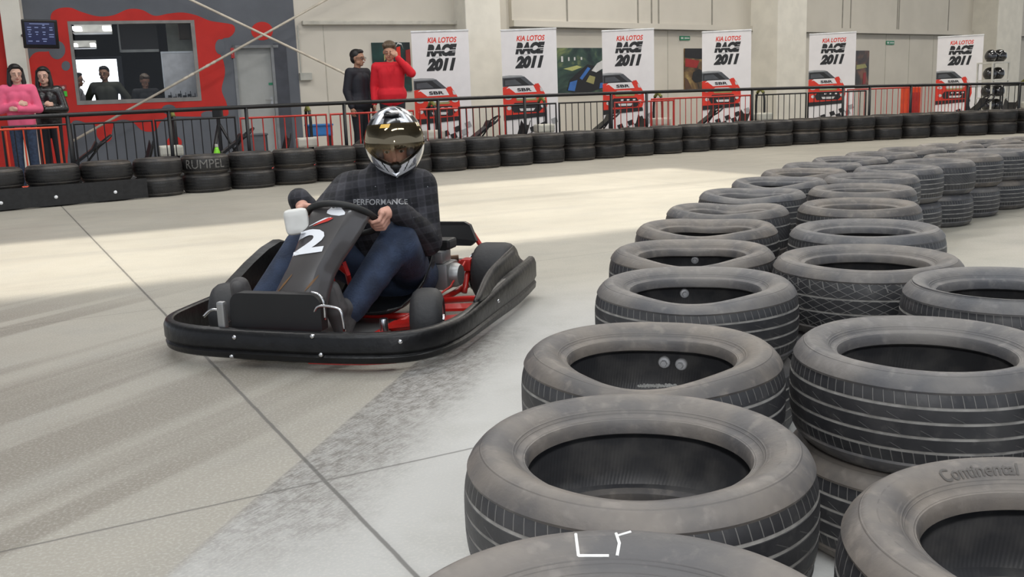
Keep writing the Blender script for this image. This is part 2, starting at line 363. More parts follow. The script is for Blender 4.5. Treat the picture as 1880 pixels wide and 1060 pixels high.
# office room behind the pane
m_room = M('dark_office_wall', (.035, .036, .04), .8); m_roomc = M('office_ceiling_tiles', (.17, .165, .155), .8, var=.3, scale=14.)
ru0, ru1, rz0, rz1, rd = wu0 - 2.2, wu1 + 2.2, .0, wz1 + .35, 4.6
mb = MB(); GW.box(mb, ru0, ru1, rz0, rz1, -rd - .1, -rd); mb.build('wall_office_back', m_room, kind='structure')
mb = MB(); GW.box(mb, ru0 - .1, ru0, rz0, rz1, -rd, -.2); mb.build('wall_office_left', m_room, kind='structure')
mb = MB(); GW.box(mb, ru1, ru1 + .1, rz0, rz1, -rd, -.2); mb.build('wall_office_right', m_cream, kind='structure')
mb = MB(); GW.box(mb, ru0, ru1, rz1, rz1 + .1, -rd, -.2); mb.build('ceiling_office', m_roomc, kind='structure')
# bright outside window at the back of the office (daylight)
BW = Wall(GW.a - GW.n * rd, GW.b - GW.n * rd)
bu0, bz1 = BW.px(139, 110); bu1, _ = BW.px(214, 110); bz0 = .9
mb = MB(); BW.box(mb, bu0, bu1, bz0, bz1, .005, .02); bw = mb.build('window_2', M('daylight_pane', (1, 1, 1), .5, emis=(.93, .96, 1.0), es=3.2), kind='structure')
mb = MB()
for a, b_, c, d in ((bu0 - .06, bu0, bz0 - .06, bz1 + .06), (bu1, bu1 + .1, bz0 - .06, bz1 + .06), (bu0, bu1, bz1, bz1 + .06), (bu0, bu1, bz0 - .06, bz0)): BW.box(mb, a, b_, c, d, 0, .05)
mb.build('window_frame', M('blue_grey_frame', (.2, .22, .27), .5), bw)
def lit_fix(px0, px1, py0, py1, off, lab, e):
    u0, z1 = GW.px(px0, py0, -off); u1, z0 = GW.px(px1, py1, -off)
    t_ = thing('office_ceiling_light', lab, 'ceiling light', GW.P((u0 + u1) / 2, z0, -off), 'ceiling lights in the office')
    for s0, s1 in ((u0, u0 + (u1 - u0) * .22), (u1 - (u1 - u0) * .22, u1)):
        mb = MB(); GW.box(mb, s0, s1, (z0 + z1) / 2 - .03, (z0 + z1) / 2 + .04, -off - .3, -off, ch=.008); mb.build('tube', M('fluorescent_tube', (1, 1, 1), .5, emis=(1, .98, .92), es=e), t_)
    mb = MB(); GW.box(mb, u0, u1, z0 - .02, z0, -off - .4, -off); GW.box(mb, u0, u1, z0, z1 + .08, -off - .42, -off - .4); mb.build('housing', M('white_enamel', (.6, .6, .58), .4), t_)
lit_fix(132, 204, 46, 58, 1.7, 'office ceiling light with two bright ends, near top left of window', 5.)
lit_fix(131, 175, 80, 86, 3.2, 'small strip light deeper in the office, below the larger one', 4.)
# white board near the pane, cabinet above
u0, z1 = GW.px(297, 98, -.5); u1, z0 = GW.px(360, 184, -.5)
t_ = thing('whiteboard', 'large blank white board standing behind the right side of the office pane', 'whiteboard', GW.P((u0 + u1) / 2, z0, -.5))
mb = MB(); GW.box(mb, u0, u1 + .1, z0, z1, -.53, -.5); mb.build('board', M('white_board', (.88, .87, .88), .35, emis=(.5, .5, .52), es=.0), t_)
mb = MB(); GW.box(mb, u0 - .02, u1 + .12, z1, z1 + .03, -.54, -.49); GW.box(mb, u0 - .02, u0, 0, z1, -.54, -.49); GW.box(mb, u1 + .1, u1 + .12, 0, z1, -.54, -.49); mb.build('frame', M('alu_frame', (.6, .6, .6), .35, .8), t_)
u0, z1 = GW.px(303, 36, -.9); u1, z0 = GW.px(358, 96, -.9)
mb = MB(); GW.box(mb, u0, u1 + .5, z0, wz1 + .3, -1.0, -.9); mb.build('wall_office_partition', M('pale_office_partition', (.33, .34, .29), .8), kind='structure')
u0, z1 = GW.px(326, 41, -.75); u1, z0 = GW.px(352, 72, -.75)
t_ = thing('wall_cabinet', 'brown wooden box high on the partition behind the whiteboard', 'cabinet', GW.P(u0, z0, -.75))
mb = MB(); GW.box(mb, u0, u1, z0, z1 + .1, -.895, -.66, ch=.01); mb.build('body', M('brown_wood', (.10, .065, .035), .6), t_)
mb = MB(); GW.box(mb, u0 + .03, u1 - .03, z0 + .03, z1 + .06, -.66, -.65); mb.build('door', M('brown_wood_door', (.12, .08, .045), .5), t_)
# dark screen with a pale lower edge hanging in the office
u0, z1 = GW.px(219, 84, -2.6); u1, z0 = GW.px(292, 95, -2.6)
t_ = thing('projection_screen', 'dark pull-down screen with pale bottom bar in the middle of the office', 'screen', GW.P(u0, z0, -2.6))
mb = MB(); GW.box(mb, u0, u1, z0 + .05, rz1, -2.63, -2.6); mb.build('sheet', M('dark_screen', (.03, .03, .032), .7), t_)
mb = MB(); GW.box(mb, u0, u1, z0, z0 + .05, -2.65, -2.58); GW.box(mb, u0, u0 + .03, z0, rz1, -2.65, -2.58); mb.build('bottom_bar', M('pale_bar', (.42, .44, .44), .5), t_)
area('office_lamp_light', GW.P((wu0 + wu1) / 2, rz1 - .1, -1.1), 2.2, .5, 20, (1, .98, .94), math.atan2(GW.d.y, GW.d.x))
# papers/electronics row on the counter inside the window
mb = MB(); GW.box(mb, wu0 + .05, wu1 - .05, wz0 - .06, wz0 - .01, -.75, -.2); t_ = mb.build('counter', M('dark_counter', (.05, .05, .05), .5)); tag(t_, 'dark counter running inside the office under the pane', 'counter')
for i, px in enumerate((313, 322, 331, 340, 349, 357)):
    u, z = GW.px(px, 184, -.35); t_ = thing('walkie_talkie', 'small black radio in the row before the whiteboard', 'radio', GW.P(u, wz0 - .01, -.35), 'radios on the office counter')
    mb = MB(); h = (.13, .1, .15, .12, .14, .1)[i]; mb.box((0, 0, h / 2), (.06, .05, h), None, 0, .008); mb.build('body', M('black_plastic', (.015, .015, .016), .35), t_, world=False)
    mb = MB(); mb.tube([(.02, 0, h), (.02, 0, h + .05)], .006); mb.build('antenna', M('black_plastic', (0, 0, 0)), t_, world=False)
    mb = MB(); mb.box((0, -.026, h * .6), (.03, .004, .02)); mb.build('display', M('pale_bar', (.4, .4, .4)), t_, world=False)

# ---- left concrete column and red side wall
u0, _ = GW.px(28, 180, .12); cu0 = GW.px(5, 60, .35)[0]; cu1 = GW.px(42, 60, .35)[0]
mb = MB(); GW.box(mb, cu0, cu1, 0, WH, .0, .35, ch=.01); mb.build('trim_1', m_beam, kind='structure')
mb = MB(); lw0 = GW.P(cu0 + .02, 0, .1); mb.poly([lw0, lw0 - GW.d * 3 + GW.n * .4, lw0 - GW.d * 3 + GW.n * .4 + Vector((0, 0, 3.0)), lw0 + Vector((0, 0, 3.0))], GW.n * -.15); mb.build('wall_left', m_red, kind='structure')
mb = MB(); mb.poly([lw0 + Vector((0, 0, 3.0)), lw0 - GW.d * 3 + GW.n * .4 + Vector((0, 0, 3.0)), lw0 - GW.d * 3 + GW.n * .4 + Vector((0, 0, WH)), lw0 + Vector((0, 0, WH))], GW.n * -.15); mb.build('wall_left_upper', m_grey, kind='structure')
# ---- cream hall wall in two runs
c0 = GW.P(u_end, 0, -.02); c1 = atdepth(925, 19.8); c2 = atdepth(1822, 32.4); c2 = c1 + (c2 - c1) * 1.35
W1 = Wall(c0 - (c1 - c0) * .0, c1); W2 = Wall(c1, c2)
def wall_run(W, u1, name, seams):
    mb = MB(); W.box(mb, 0, u1, 0, WH, -.2, 0); w = mb.build(name, m_cream, kind='structure'); return w
wl1 = wall_run(W1, (c1 - c0).length, 'wall_back_left', []); wl2 = wall_run(W2, (c2 - c1).length, 'wall_back_right', [])
m_ledge = M('ledge_grey', (.42, .405, .36), .6); m_seam = M('panel_seam', (.27, .255, .22), .8)
# ledges
z_l1 = (W1.px(560, 43)[1] + W1.px(850, 42)[1]) / 2
mb = MB(); W1.box(mb, W1.px(553, 43)[0], W1.px(856, 42)[0], z_l1 - .035, z_l1 + .035, 0, .12, ch=.01); mb.build('trim_2', M('pale_rail', (.52, .50, .44), .6), kind='structure')
z_l2 = (W2.px(951, 48)[1] + W2.px(1822, 65)[1]) / 2
mb = MB(); W2.box(mb, .2, (c2 - c1).length, z_l2 - .02, z_l2 + .10, 0, .16); 
W2.box(mb, .2, (c2 - c1).length, z_l2 + .10, WH, 0, .10)
up = mb.build('trim_3', m_cream, kind='structure')
for x in (1035, 1165, 1190, 1203, 1301, 1398, 1541, 1556, 1642, 1645, 1736):
    u = W2.px(x, 20)[0]; mb = MB(); W2.box(mb, u - .022, u + .022, z_l2 + .10, WH, .10, .106); mb.build('panel_joint', m_seam, up)
mb = MB(); W2.box(mb, .2, (c2 - c1).length, z_l2 - .035, z_l2 - .02, 0, .165); mb.build('ledge_shade', M('ledge_shade_dark', (.12, .115, .10), .7), up)  # dark strip painted in for the shade below the ledge
for x in (1226, 1300, 1382, 1410, 1625, 1668, 1712): 
    u = W2.px(x, 120)[0]; mb = MB(); W2.box(mb, u - .01, u + .01, 0, z_l2 - .035, 0, .004); mb.build('panel_joint', M('faint_seam', (.43, .41, .35), .8), wl2)
for x in (598,):
    u = W1.px(x, 120)[0]; mb = MB(); W1.box(mb, u - .008, u + .008, 0, z_l1, 0, .004); mb.build('panel_joint', M('faint_seam', (0, 0, 0)), wl1)
# columns
for k, (W, x0, x1, dep) in enumerate(((W1, 858, 922, .55), (W2, 1427, 1480, .9), (W2, 1828, 1873, .9))):
    u0 = W.px(x0, 110, dep)[0]; u1 = W.px(x1, 110, dep)[0]; mb = MB(); W.box(mb, u0, u1, 0, WH, -.05, dep, ch=.02); mb.build('trim_%d' % (4 + k), m_beam, kind='structure')
# dark horizontal pipe low on the wall seen between the bars
# ---- roof with skylight openings
m_roof = M('roof_sheet', (.45, .45, .43), .7)
def on_roof(p):       # the roof point whose sunlight falls on floor point p
    p = Vector((p[0], p[1], 0)); return p - SUND * (CEIL / -SUND.z) 
def rcoord(p): q = on_roof(p); return q.dot(GD), q.dot(GN)
# the sun patches on the floor, in grid coordinates
holes = []
a0, b0 = rcoord((-2.8, 5.27)); a1, b1 = rcoord((-3.96, 7.75)); holes.append((a0 - 3.2, a0 + 8.0, b0 + .1, b1 + .05))
a2, b2 = rcoord((-1.35, 8.9)); a3, b3 = rcoord((-1.5, 11.3)); holes.append((a2 + .1, a2 + 5.0, holes[0][3] + .02, b3 + .0))
mb = MB(); A0, A1, B0, B1 = -35, 60, -14, 45
xs = sorted({A0, A1, *[h[0] for h in holes], *[h[1] for h in holes]}); ys = sorted({B0, B1, *[h[2] for h in holes], *[h[3] for h in holes]})
for i in range(len(xs) - 1):
    for j in range(len(ys) - 1):
        cx = (xs[i] + xs[i + 1]) / 2; cy = (ys[j] + ys[j + 1]) / 2
        if any(h[0] < cx < h[1] and h[2] < cy < h[3] for h in holes): continue
        ps = [GD * a + GN * c + Vector((0, 0, CEIL)) for a, c in ((xs[i], ys[j]), (xs[i + 1], ys[j]), (xs[i + 1], ys[j + 1]), (xs[i], ys[j + 1]))]
        mb.poly(ps, (0, 0, .12))
mb.build('ceiling', m_roof, kind='structure')
# no housings modelled; unseen area lights under the roof fill the hall
# ---- rope bracing cables
m_rope = M('cream_cable', (.66, .60, .50), .8)
def cable(pa, pb, lab, knots=()):
    t_ = thing('bracing_cable', lab, 'cable', pa, 'crossed bracing cables'); mb = MB(); mb.tube([pa, pb], .021, 8); mb.build('cable', m_rope, t_, smooth=True)
    for k in knots:
        p = pa.lerp(pb, k); d = (pb - pa).normalized(); mb = MB(); mb.tube([p - d * .14, p - d * .07, p, p + d * .07, p + d * .14], [.014, .026, .02, .026, .014], 8); mb.build('turnbuckle', m_rope, t_, smooth=True)
def gp(x, y, off): return GW.P(*GW.px(x, y, off), off)
ca, cb = gp(128, 262, .3), gp(630, -18, .3); cb = ca + (cb - ca) * 2.05
cable(ca, cb, 'pale bracing cable rising from lower left across the office pane', (.205, .244))
ca, cb = gp(330, -10, .45), gp(742, 187, .45); L_ = (cb - ca).length; ca = cb + (ca - cb) * 2.3
cable(ca, cb, 'pale bracing cable falling to the right past the grey door', (.87, .885))
# ================================================================== TYRES
def tyre_mats(kind):
    """sidewall, tread, liner; uv.x = turns around the axle, uv.y = place along the section"""
    k = 'tyre_' + kind
    if k in MATS: return MATS[k]
    out = []
    # sidewall
    m, nt, b = principled(k + '_sidewall'); uv = N(nt, 'ShaderNodeUVMap'); s = N(nt, 'ShaderNodeSeparateXYZ'); L(nt, uv.outputs[0], s.inputs[0]); U, V = s.outputs[0], s.outputs[1]
    tc = N(nt, 'ShaderNodeTexCoord'); oi = N(nt, 'ShaderNodeObjectInfo')
    ad = N(nt, 'ShaderNodeVectorMath', operation='ADD'); L(nt, tc.outputs['Object'], ad.inputs[0]); L(nt, oi.outputs['Random'], ad.inputs[1])
    def nz(sc, d=4.): n = N(nt, 'ShaderNodeTexNoise', i_Scale=sc, i_Detail=d); L(nt, ad.outputs[0], n.inputs['Vector']); return n.outputs[0]
    col = mixc(nt, ramp(nt, nz(7.), .35, .68), (.075, .074, .077), (.150, .138, .125))
    col = mixc(nt, mathn(nt, 'MULTIPLY', ramp(nt, nz(32., 6.), .52, .72), .45), col, (.21, .195, .18))
    r1 = mathn(nt, 'ABSOLUTE', mathn(nt, 'SUBTRACT', V, .52)); r2 = mathn(nt, 'ABSOLUTE', mathn(nt, 'SUBTRACT', V, .60)); r3 = mathn(nt, 'ABSOLUTE', mathn(nt, 'SUBTRACT', V, 1.02)); r4 = mathn(nt, 'ABSOLUTE', mathn(nt, 'SUBTRACT', V, .34))
    rm = mathn(nt, 'MINIMUM', mathn(nt, 'MINIMUM', r1, r2), mathn(nt, 'MINIMUM', r3, r4)); rings = mathn(nt, 'SUBTRACT', 1., ramp(nt, rm, .004, .016))
    cellv = N(nt, 'ShaderNodeCombineXYZ'); L(nt, mathn(nt, 'FLOOR', mathn(nt, 'MULTIPLY', U, 190.)), cellv.inputs[0]); L(nt, mathn(nt, 'FLOOR', mathn(nt, 'MULTIPLY', V, 22.)), cellv.inputs[1])
    wn = N(nt, 'ShaderNodeTexWhiteNoise'); L(nt, cellv.outputs[0], wn.inputs['Vector'])
    band = mathn(nt, 'MULTIPLY', ramp(nt, V, .64, .66), mathn(nt, 'SUBTRACT', 1., ramp(nt, V, .80, .82))); lowf = N(nt, 'ShaderNodeTexNoise', i_Scale=5., i_Detail=1.); cu = N(nt, 'ShaderNodeCombineXYZ'); L(nt, U, cu.inputs[0]); L(nt, oi.outputs['Random'], cu.inputs[1]); L(nt, cu.outputs[0], lowf.inputs['Vector'])
    emb = mathn(nt, 'MULTIPLY', mathn(nt, 'MULTIPLY', band, ramp(nt, wn.outputs[0], .45, .55)), ramp(nt, lowf.outputs[0], .5, .56))
    col = mixc(nt, mathn(nt, 'MULTIPLY', rings, .25), col, (.04, .04, .04))
    warm = mixc(nt, oi.outputs['Random'], (.95, .98, 1.05), (1.06, .99, .93)); col = mixc(nt, 1., col, warm, 'MULTIPLY')
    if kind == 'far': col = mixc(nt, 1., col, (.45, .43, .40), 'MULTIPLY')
    L(nt, col, b.inputs['Base Color']); b.inputs['Roughness'].default_value = .52; b.inputs['Specular IOR Level'].default_value = .45
    bp = N(nt, 'ShaderNodeBump', i_Strength=.35, i_Distance=.003); L(nt, mathn(nt, 'ADD', mathn(nt, 'SUBTRACT', mathn(nt, 'MULTIPLY', emb, .5), mathn(nt, 'MULTIPLY', rings, .9)), mathn(nt, 'MULTIPLY', nz(90.), .8)), bp.inputs['Height']); L(nt, bp.outputs[0], b.inputs['Normal']); out.append(m)
    # tread : sipes drawn as grooves
    m, nt, b = principled(k + '_tread'); uv = N(nt, 'ShaderNodeUVMap'); s = N(nt, 'ShaderNodeSeparateXYZ'); L(nt, uv.outputs[0], s.inputs[0]); U, V = s.outputs[0], s.outputs[1]
    tc = N(nt, 'ShaderNodeTexCoord')
    def nz(sc, d=4.): n = N(nt, 'ShaderNodeTexNoise', i_Scale=sc, i_Detail=d); L(nt, tc.outputs['Object'], n.inputs['Vector']); return n.outputs[0]
    def saw(v, w):                                             # 1 in a groove, else 0
        f = mathn(nt, 'FRACT', v); d = mathn(nt, 'ABSOLUTE', mathn(nt, 'SUBTRACT', f, .5)); return mathn(nt, 'SUBTRACT', 1., ramp(nt, d, w * .5, w))
    sh = mathn(nt, 'ABSOLUTE', V)                              # V runs -1..1 across the tread
    sh_m = ramp(nt, sh, .60, .64)
    n_lat = {'rib': 84., 'block': 74., 'mesh': 40., 'far': 60.}[kind]
    g_sh = mathn(nt, 'MULTIPLY', saw(mathn(nt, 'ADD', mathn(nt, 'MULTIPLY', U, n_lat), mathn(nt, 'MULTIPLY', V, .6)), .07), sh_m)
    mid_m = mathn(nt, 'SUBTRACT', 1., sh_m)
    dg = mathn(nt, 'ADD', mathn(nt, 'MULTIPLY', U, 30.), mathn(nt, 'MULTIPLY', V, 2.6))
    g_mid = mathn(nt, 'MULTIPLY', mathn(nt, 'MULTIPLY', saw(dg, .04), mathn(nt, 'MULTIPLY', mid_m, .35)), ramp(nt, mathn(nt, 'FRACT', mathn(nt, 'MULTIPLY', V, 2.4)), .35, .45))
    if kind == 'mesh':
        a = saw(mathn(nt, 'ADD', mathn(nt, 'MULTIPLY', U, 36.), mathn(nt, 'MULTIPLY', V, 3.)), .06); c = saw(mathn(nt, 'SUBTRACT', mathn(nt, 'MULTIPLY', U, 36.), mathn(nt, 'MULTIPLY', V, 3.)), .06)
        g = mathn(nt, 'MAXIMUM', a, mathn(nt, 'MAXIMUM', c, g_sh))
    elif kind == 'block':
        g = mathn(nt, 'MAXIMUM', g_sh, mathn(nt, 'MULTIPLY', saw(mathn(nt, 'ADD', mathn(nt, 'MULTIPLY', U, 74.), mathn(nt, 'MULTIPLY', V, 4.)), .06), mathn(nt, 'MULTIPLY', mid_m, .7)))
    else: g = mathn(nt, 'MAXIMUM', g_sh, g_mid)
    col = mixc(nt, ramp(nt, nz(9.), .35, .7), (.020, .020, .023), (.044, .043, .045))
    col = mixc(nt, mathn(nt, 'MULTIPLY', ramp(nt, nz(40., 6.), .55, .75), .35), col, (.10, .095, .09))
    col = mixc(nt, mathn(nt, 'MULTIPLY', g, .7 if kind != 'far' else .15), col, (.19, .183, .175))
    grv = N(nt, 'ShaderNodeUVMap')
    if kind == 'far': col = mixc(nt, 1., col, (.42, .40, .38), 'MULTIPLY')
    L(nt, col, b.inputs['Base Color']); b.inputs['Roughness'].default_value = .46
    bp = N(nt, 'ShaderNodeBump', i_Strength=.7, i_Distance=.004); L(nt, mathn(nt, 'ADD', mathn(nt, 'SUBTRACT', 1., g), mathn(nt, 'MULTIPLY', nz(70.), .15)), bp.inputs['Height']); L(nt, bp.outputs[0], b.inputs['Normal']); out.append(m)
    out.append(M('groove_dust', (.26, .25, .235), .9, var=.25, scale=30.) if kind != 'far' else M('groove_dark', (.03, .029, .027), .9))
    # liner
    m, nt, b = principled(k + '_liner'); tc = N(nt, 'ShaderNodeTexCoord'); uv = N(nt, 'ShaderNodeUVMap'); s = N(nt, 'ShaderNodeSeparateXYZ'); L(nt, uv.outputs[0], s.inputs[0])
    n = N(nt, 'ShaderNodeTexNoise', i_Scale=14., i_Detail=5.); L(nt, tc.outputs['Object'], n.inputs['Vector'])
    rib = mathn(nt, 'SINE', mathn(nt, 'ADD', mathn(nt, 'MULTIPLY', s.outputs[0], 1500.), mathn(nt, 'MULTIPLY', s.outputs[1], 60.)))
    L(nt, mixc(nt, ramp(nt, n.outputs[0], .4, .7), (.055, .056, .062), (.11, .108, .108)), b.inputs['Base Color']); b.inputs['Roughness'].default_value = .42
    bp = N(nt, 'ShaderNodeBump', i_Strength=.35, i_Distance=.002); L(nt, mathn(nt, 'ADD', mathn(nt, 'MULTIPLY', rib, .12), n.outputs[0]), bp.inputs['Height']); L(nt, bp.outputs[0], b.inputs['Normal']); out.append(m)
    MATS[k] = out; return out
def tyre_mesh(R=.29, W=.225, bead=.192, seg=128, kind='rib', axis=PI / 2, squash=0., dipf=0., dipb=0., oval=0., ribs=(-.56, -.19, .19, .56), lo=False, name='tyre'):
    """axle along z, resting from z=0 to z=W; the squeeze axis is 'axis'"""
    H = W / 2; P = []                                          # (r, z, material, v)
    top = [(bead + .012, H - .060), (bead, H - .054), (bead, H - .036), (bead + .004, H - .029), (bead + .012, H - .026), (bead + .018, H - .023), (bead + .022, H - .017), (bead + .036, H - .008), (bead + .052, H - .002), (bead + .066, H),
           (R - .032, H - .004), (R - .022, H - .012), (R - .012, H - .024), (R - .007, H - .034)]
    top = [(r, z) for r, z in top if r < R - .005]
    n = len(top)
    for i, (r, z) in enumerate(top): P.append((r, z, 0, i / 10.))
    tw = H - .036; depth = .0012
    edges = []
    for q in sorted(ribs, reverse=True): edges.append(q)
    zs = [1.0, .86, .72] + [] ; cur = []
    def rad(v): return R - .010 * abs(v) ** 3.2
    marks = sorted(set([.96, .84, .70] + [q + d for q in edges for d in (.046, .040, -.040, -.046)] + [0., -.70, -.84, -.96, .38, -.38]), reverse=True)
    for v in marks:
        ing = any(abs(v - q) < 0.042 for q in edges)
        P.append((rad(v) - (depth if ing else 0), v * tw, 1, v))
    for i, (r, z) in enumerate(reversed(top)): P.append((r, -z, 0, i / 10.))
    inn = [(bead + .014, -H + .056), (bead + .035, -H + .03), (R - .05, -H + .020), (R - .022, -H + .036), (R - .014, -H + .06), (R - .013, 0), (R - .014, H - .06), (R - .022, H - .036), (R - .05, H - .020), (bead + .035, H - .03), (bead + .014, H - .056)]
    for i, (r, z) in enumerate(inn): P.append((r, z, 3, i / 10.))
    if lo: pass
    k = len(P); vs = []; fs = []; ms = []; uvs = []
    for j in range(seg):
        a = 2 * PI * j / seg; d = a - axis; c2 = math.cos(d) ** 2
        gf = math.exp(-((((a - axis + PI) % (2 * PI)) - PI) / .62) ** 2); gb = math.exp(-((((a - axis) % (2 * PI)) - PI) / .62) ** 2)
        for r, z, mi, v in P:
            w = max(0., min(1., (R - r) / (R - bead)))
            rr = r * (1 - squash * c2 + squash * .4 * (1 - c2)) - (gf + gb) * oval * w * .05
            zz = z + H - (dipb * gf + dipf * gb) * (.35 + .65 * w) * (1 if z > 0 else .15) * (max(0, min(1, z / H)) if z > 0 else 1)
            vs.append((rr * math.cos(a), rr * math.sin(a), zz))
    for j in range(seg):
        j2 = (j + 1) % seg
        for i in range(k):
            i2 = (i + 1) % k; m0 = P[i][2]; m1 = P[i2][2]
            if m0 == 1 and m1 == 1:
                mi = 2 if (any(abs(P[i][3] - q) < 0.042 for q in edges) and any(abs(P[i2][3] - q) < 0.042 for q in edges)) else 1
            elif m0 == 3 or m1 == 3: mi = 3
            else: mi = min(m0, m1) if m0 != m1 else m0
            fs.append((j * k + i, j2 * k + i, j2 * k + i2, j * k + i2)); ms.append(mi)
            va, vb = P[i][3], P[i2][3]
            if m0 != m1: va = vb = (P[i][3] if m0 == mi else P[i2][3])
            uvs += [(j / seg, va), ((j + 1) / seg, va), ((j + 1) / seg, vb), (j / seg, vb)]
    me = bpy.data.meshes.new(name); me.from_pydata(vs, [], fs)
    for m in tyre_mats(kind): me.materials.append(m)
    me.polygons.foreach_set('material_index', ms); ul = me.uv_layers.new(name='UVMap'); ul.data.foreach_set('uv', [c for p in uvs for c in p])
    me.shade_smooth(); me.set_sharp_from_angle(angle=math.radians(38)); me.update(); return me
def tyre(me, loc, rz, label, group=None, sc=1.):
    o = bpy.data.objects.new('tyre', me); COL.objects.link(o); o.location = loc; o.rotation_euler = (0, 0, rz); o.scale = (sc, sc, 1.)
    return tag(o, label, 'tyre', group)
TW = .225
m_bolt = M('zinc_bolt', (.86, .87, .90), .35, .15)
def bolts(o, spots, R=.272):
    for a, z in spots:                                        # local angle, height: washer and nut on the liner
        p = Vector((math.cos(a) * R, math.sin(a) * R, z)); q = (-Vector((math.cos(a), math.sin(a), 0))).to_track_quat('Z', 'Y').to_matrix().to_4x4()
        mb = MB(); T = Matrix.Translation(p) @ q; mb.lathe([(0, .008), (.006, .008), (.0062, .006), (.013, .005), (.015, .002), (.015, -.006)], 18, 0, T); mb.lathe([(0, .016), (.0075, .016), (.0085, .013), (.0085, .0)], 6, 0, T)
        mb.build('bolt', m_bolt, o, world=False, sharp=30)
LROW = [(0.100, .945, .290, 'rib', 0), (0.197, 1.532, .289, 'rib', 0), (0.306, 2.129, .2915, 'rib', 1), (0.549, 2.883, .298, 'rib', 2), (0.653, 3.495, .295, 'block', 3), (0.830, 4.116, .297, 'rib', 4),
        (1.053, 4.719, .293, 'block', 5), (1.342, 5.396, .291, 'rib', 4), (1.665, 6.03, .289, 'rib', 3), (1.99, 6.60, .287, 'rib', 2), (2.28, 7.13, .287, 'rib', 4), (2.64, 7.60, .287, 'block', 1), (3.04, 8.03, .287, 'rib', 3), (3.46, 8.44, .287, 'rib', 1), (3.94, 8.78, .287, 'rib', 4), (4.45, 9.08, .287, 'rib', 1), (4.98, 9.36, .287, 'rib', 1)]
RROW = [(.700, 1.150, .288, 'block', 0), (.905, 2.087, .287, 'rib', 6), (1.176, 3.193, .306, 'mesh', 6), (1.418, 3.87, .300, 'rib', 6), (1.67, 4.66, .288, 'rib', 6), (1.94, 5.38, .290, 'rib', 6), (2.24, 6.06, .290, 'rib', 6), (2.62, 6.60, .290, 'rib', 6), (3.04, 7.04, .290, 'block', 6), (3.45, 7.47, .290, 'rib', 6), (3.87, 7.87, .290, 'rib', 6), (4.31, 8.24, .290, 'rib', 6), (4.79, 8.57, .290, 'rib', 6), (5.32, 8.82, .290, 'rib', 6)]
#            squash, dip front, dip back, oval
DEF = {0: (.0, .012, .0, .15), 1: (.02, .050, .004, .30), 2: (.03, .038, .002, .35), 3: (.035, .048, .008, .4), 4: (.04, .032, .018, .45), 5: (.04, .020, .030, .6), 6: (.0, .006, .0, .1)}
plain_lo = {}
def row_axis(rows, i):
    a = rows[max(0, i - 1)]; b = rows[min(len(rows) - 1, i + 1)]; return math.atan2(b[1] - a[1], b[0] - a[0])
KW = {'rib': 'ribbed', 'block': 'block-treaded', 'mesh': 'diamond-treaded'}
extra = {('l', 0): 'black tyre with white chalk strokes on its sidewall, at bottom centre of picture', ('l', 1): 'large worn tyre with wide oval opening, just behind the chalk-marked one', ('l', 2): 'worn tyre with two silver bolts inside, third in left row from camera',
         ('l', 3): 'oval-squeezed tyre with one silver bolt inside, fourth in left row from camera', ('r', 0): 'dusty tyre with embossed lettering on its sidewall, bottom right corner', ('r', 1): 'shiny wide tyre with four straight grooves, behind the lettered tyre at right'}
TY = {}
for side, rows, word in (('l', LROW, 'left'), ('r', RROW, 'right')):
    for i, (x, y, R, kind, df) in enumerate(rows):
        ax = row_axis(rows, i); sq, dfn, dbk, ov = DEF[df]
        seg = 160 if i < 3 else (112 if i < 7 else 64)
        rb = (-.52, 0., .52) if (side, i) in (('l', 0), ('l', 2)) else ((-.6, -.2, .2, .6) if kind == 'rib' else ((-.45, .45) if kind == 'block' else (-.3, .3)))
        me = tyre_mesh(R, TW, bead=R * .632, seg=seg, kind=kind, axis=ax, squash=sq, dipf=dfn, dipb=dbk, oval=ov, ribs=rb)
        lab = extra.get((side, i)) or 'top %s tyre of the %s stack from the camera in the %s row' % (KW[kind], ORD[i], word)
        TY[(side, i, 1)] = tyre(me, (x, y, TW + .001), 0, lab, 'top tyres of the near barrier')
        key = round(R, 3)
        if key not in plain_lo: plain_lo[key] = tyre_mesh(R - .002, TW, bead=R * .63, seg=96, kind='rib', ribs=(-.6, -.2, .2, .6))
        TY[(side, i, 0)] = tyre(plain_lo[key], (x + random.uniform(-.012, .012), y + random.uniform(-.008, .012), 0), random.uniform(0, 6), 'bottom tyre of the %s stack from the camera in the %s row' % (ORD[i], word), 'bottom tyres of the near barrier')
# third, outer column at the right edge
for i, (x, y, R, lab) in enumerate([(1.355, 2.625, .274, 'tyre at the right edge beside the diamond-treaded one, outside the right row'), (1.368, 1.730, .280, 'tyre with pale groove edges cut off by the right edge of the picture')]):
    me = tyre_mesh(R, TW, bead=R * .64, seg=128, kind='rib', ribs=(-.6, -.2, .2, .6) if i else (-.45, .45))
    tyre(me, (x, y, TW + .001 + (.0 if i else .012)), .4, lab, 'top tyres of the near barrier')
    tyre(me, (x + .006, y + .006, .0 if i else .010), 2.1, 'bottom tyre under the ' + ('tyre cut off by the right edge' if i else 'right edge tyre beside the diamond-treaded one'), 'bottom tyres of the near barrier')
def at_tyre(key, px, py, R=.274):      # angle and height on a top tyre's liner behind a pixel
    o = TY[key]; c = Vector(o.location); d = ray(px, py); A = d.x ** 2 + d.y ** 2; B = 2 * (d.x * (CP.x - c.x) + d.y * (CP.y - c.y)); Cc = (CP.x - c.x) ** 2 + (CP.y - c.y) ** 2 - R * R
    t = (-B + math.sqrt(max(0, B * B - 4 * A * Cc))) / (2 * A); p = CP + d * t - c; return math.atan2(p.y, p.x), p.z
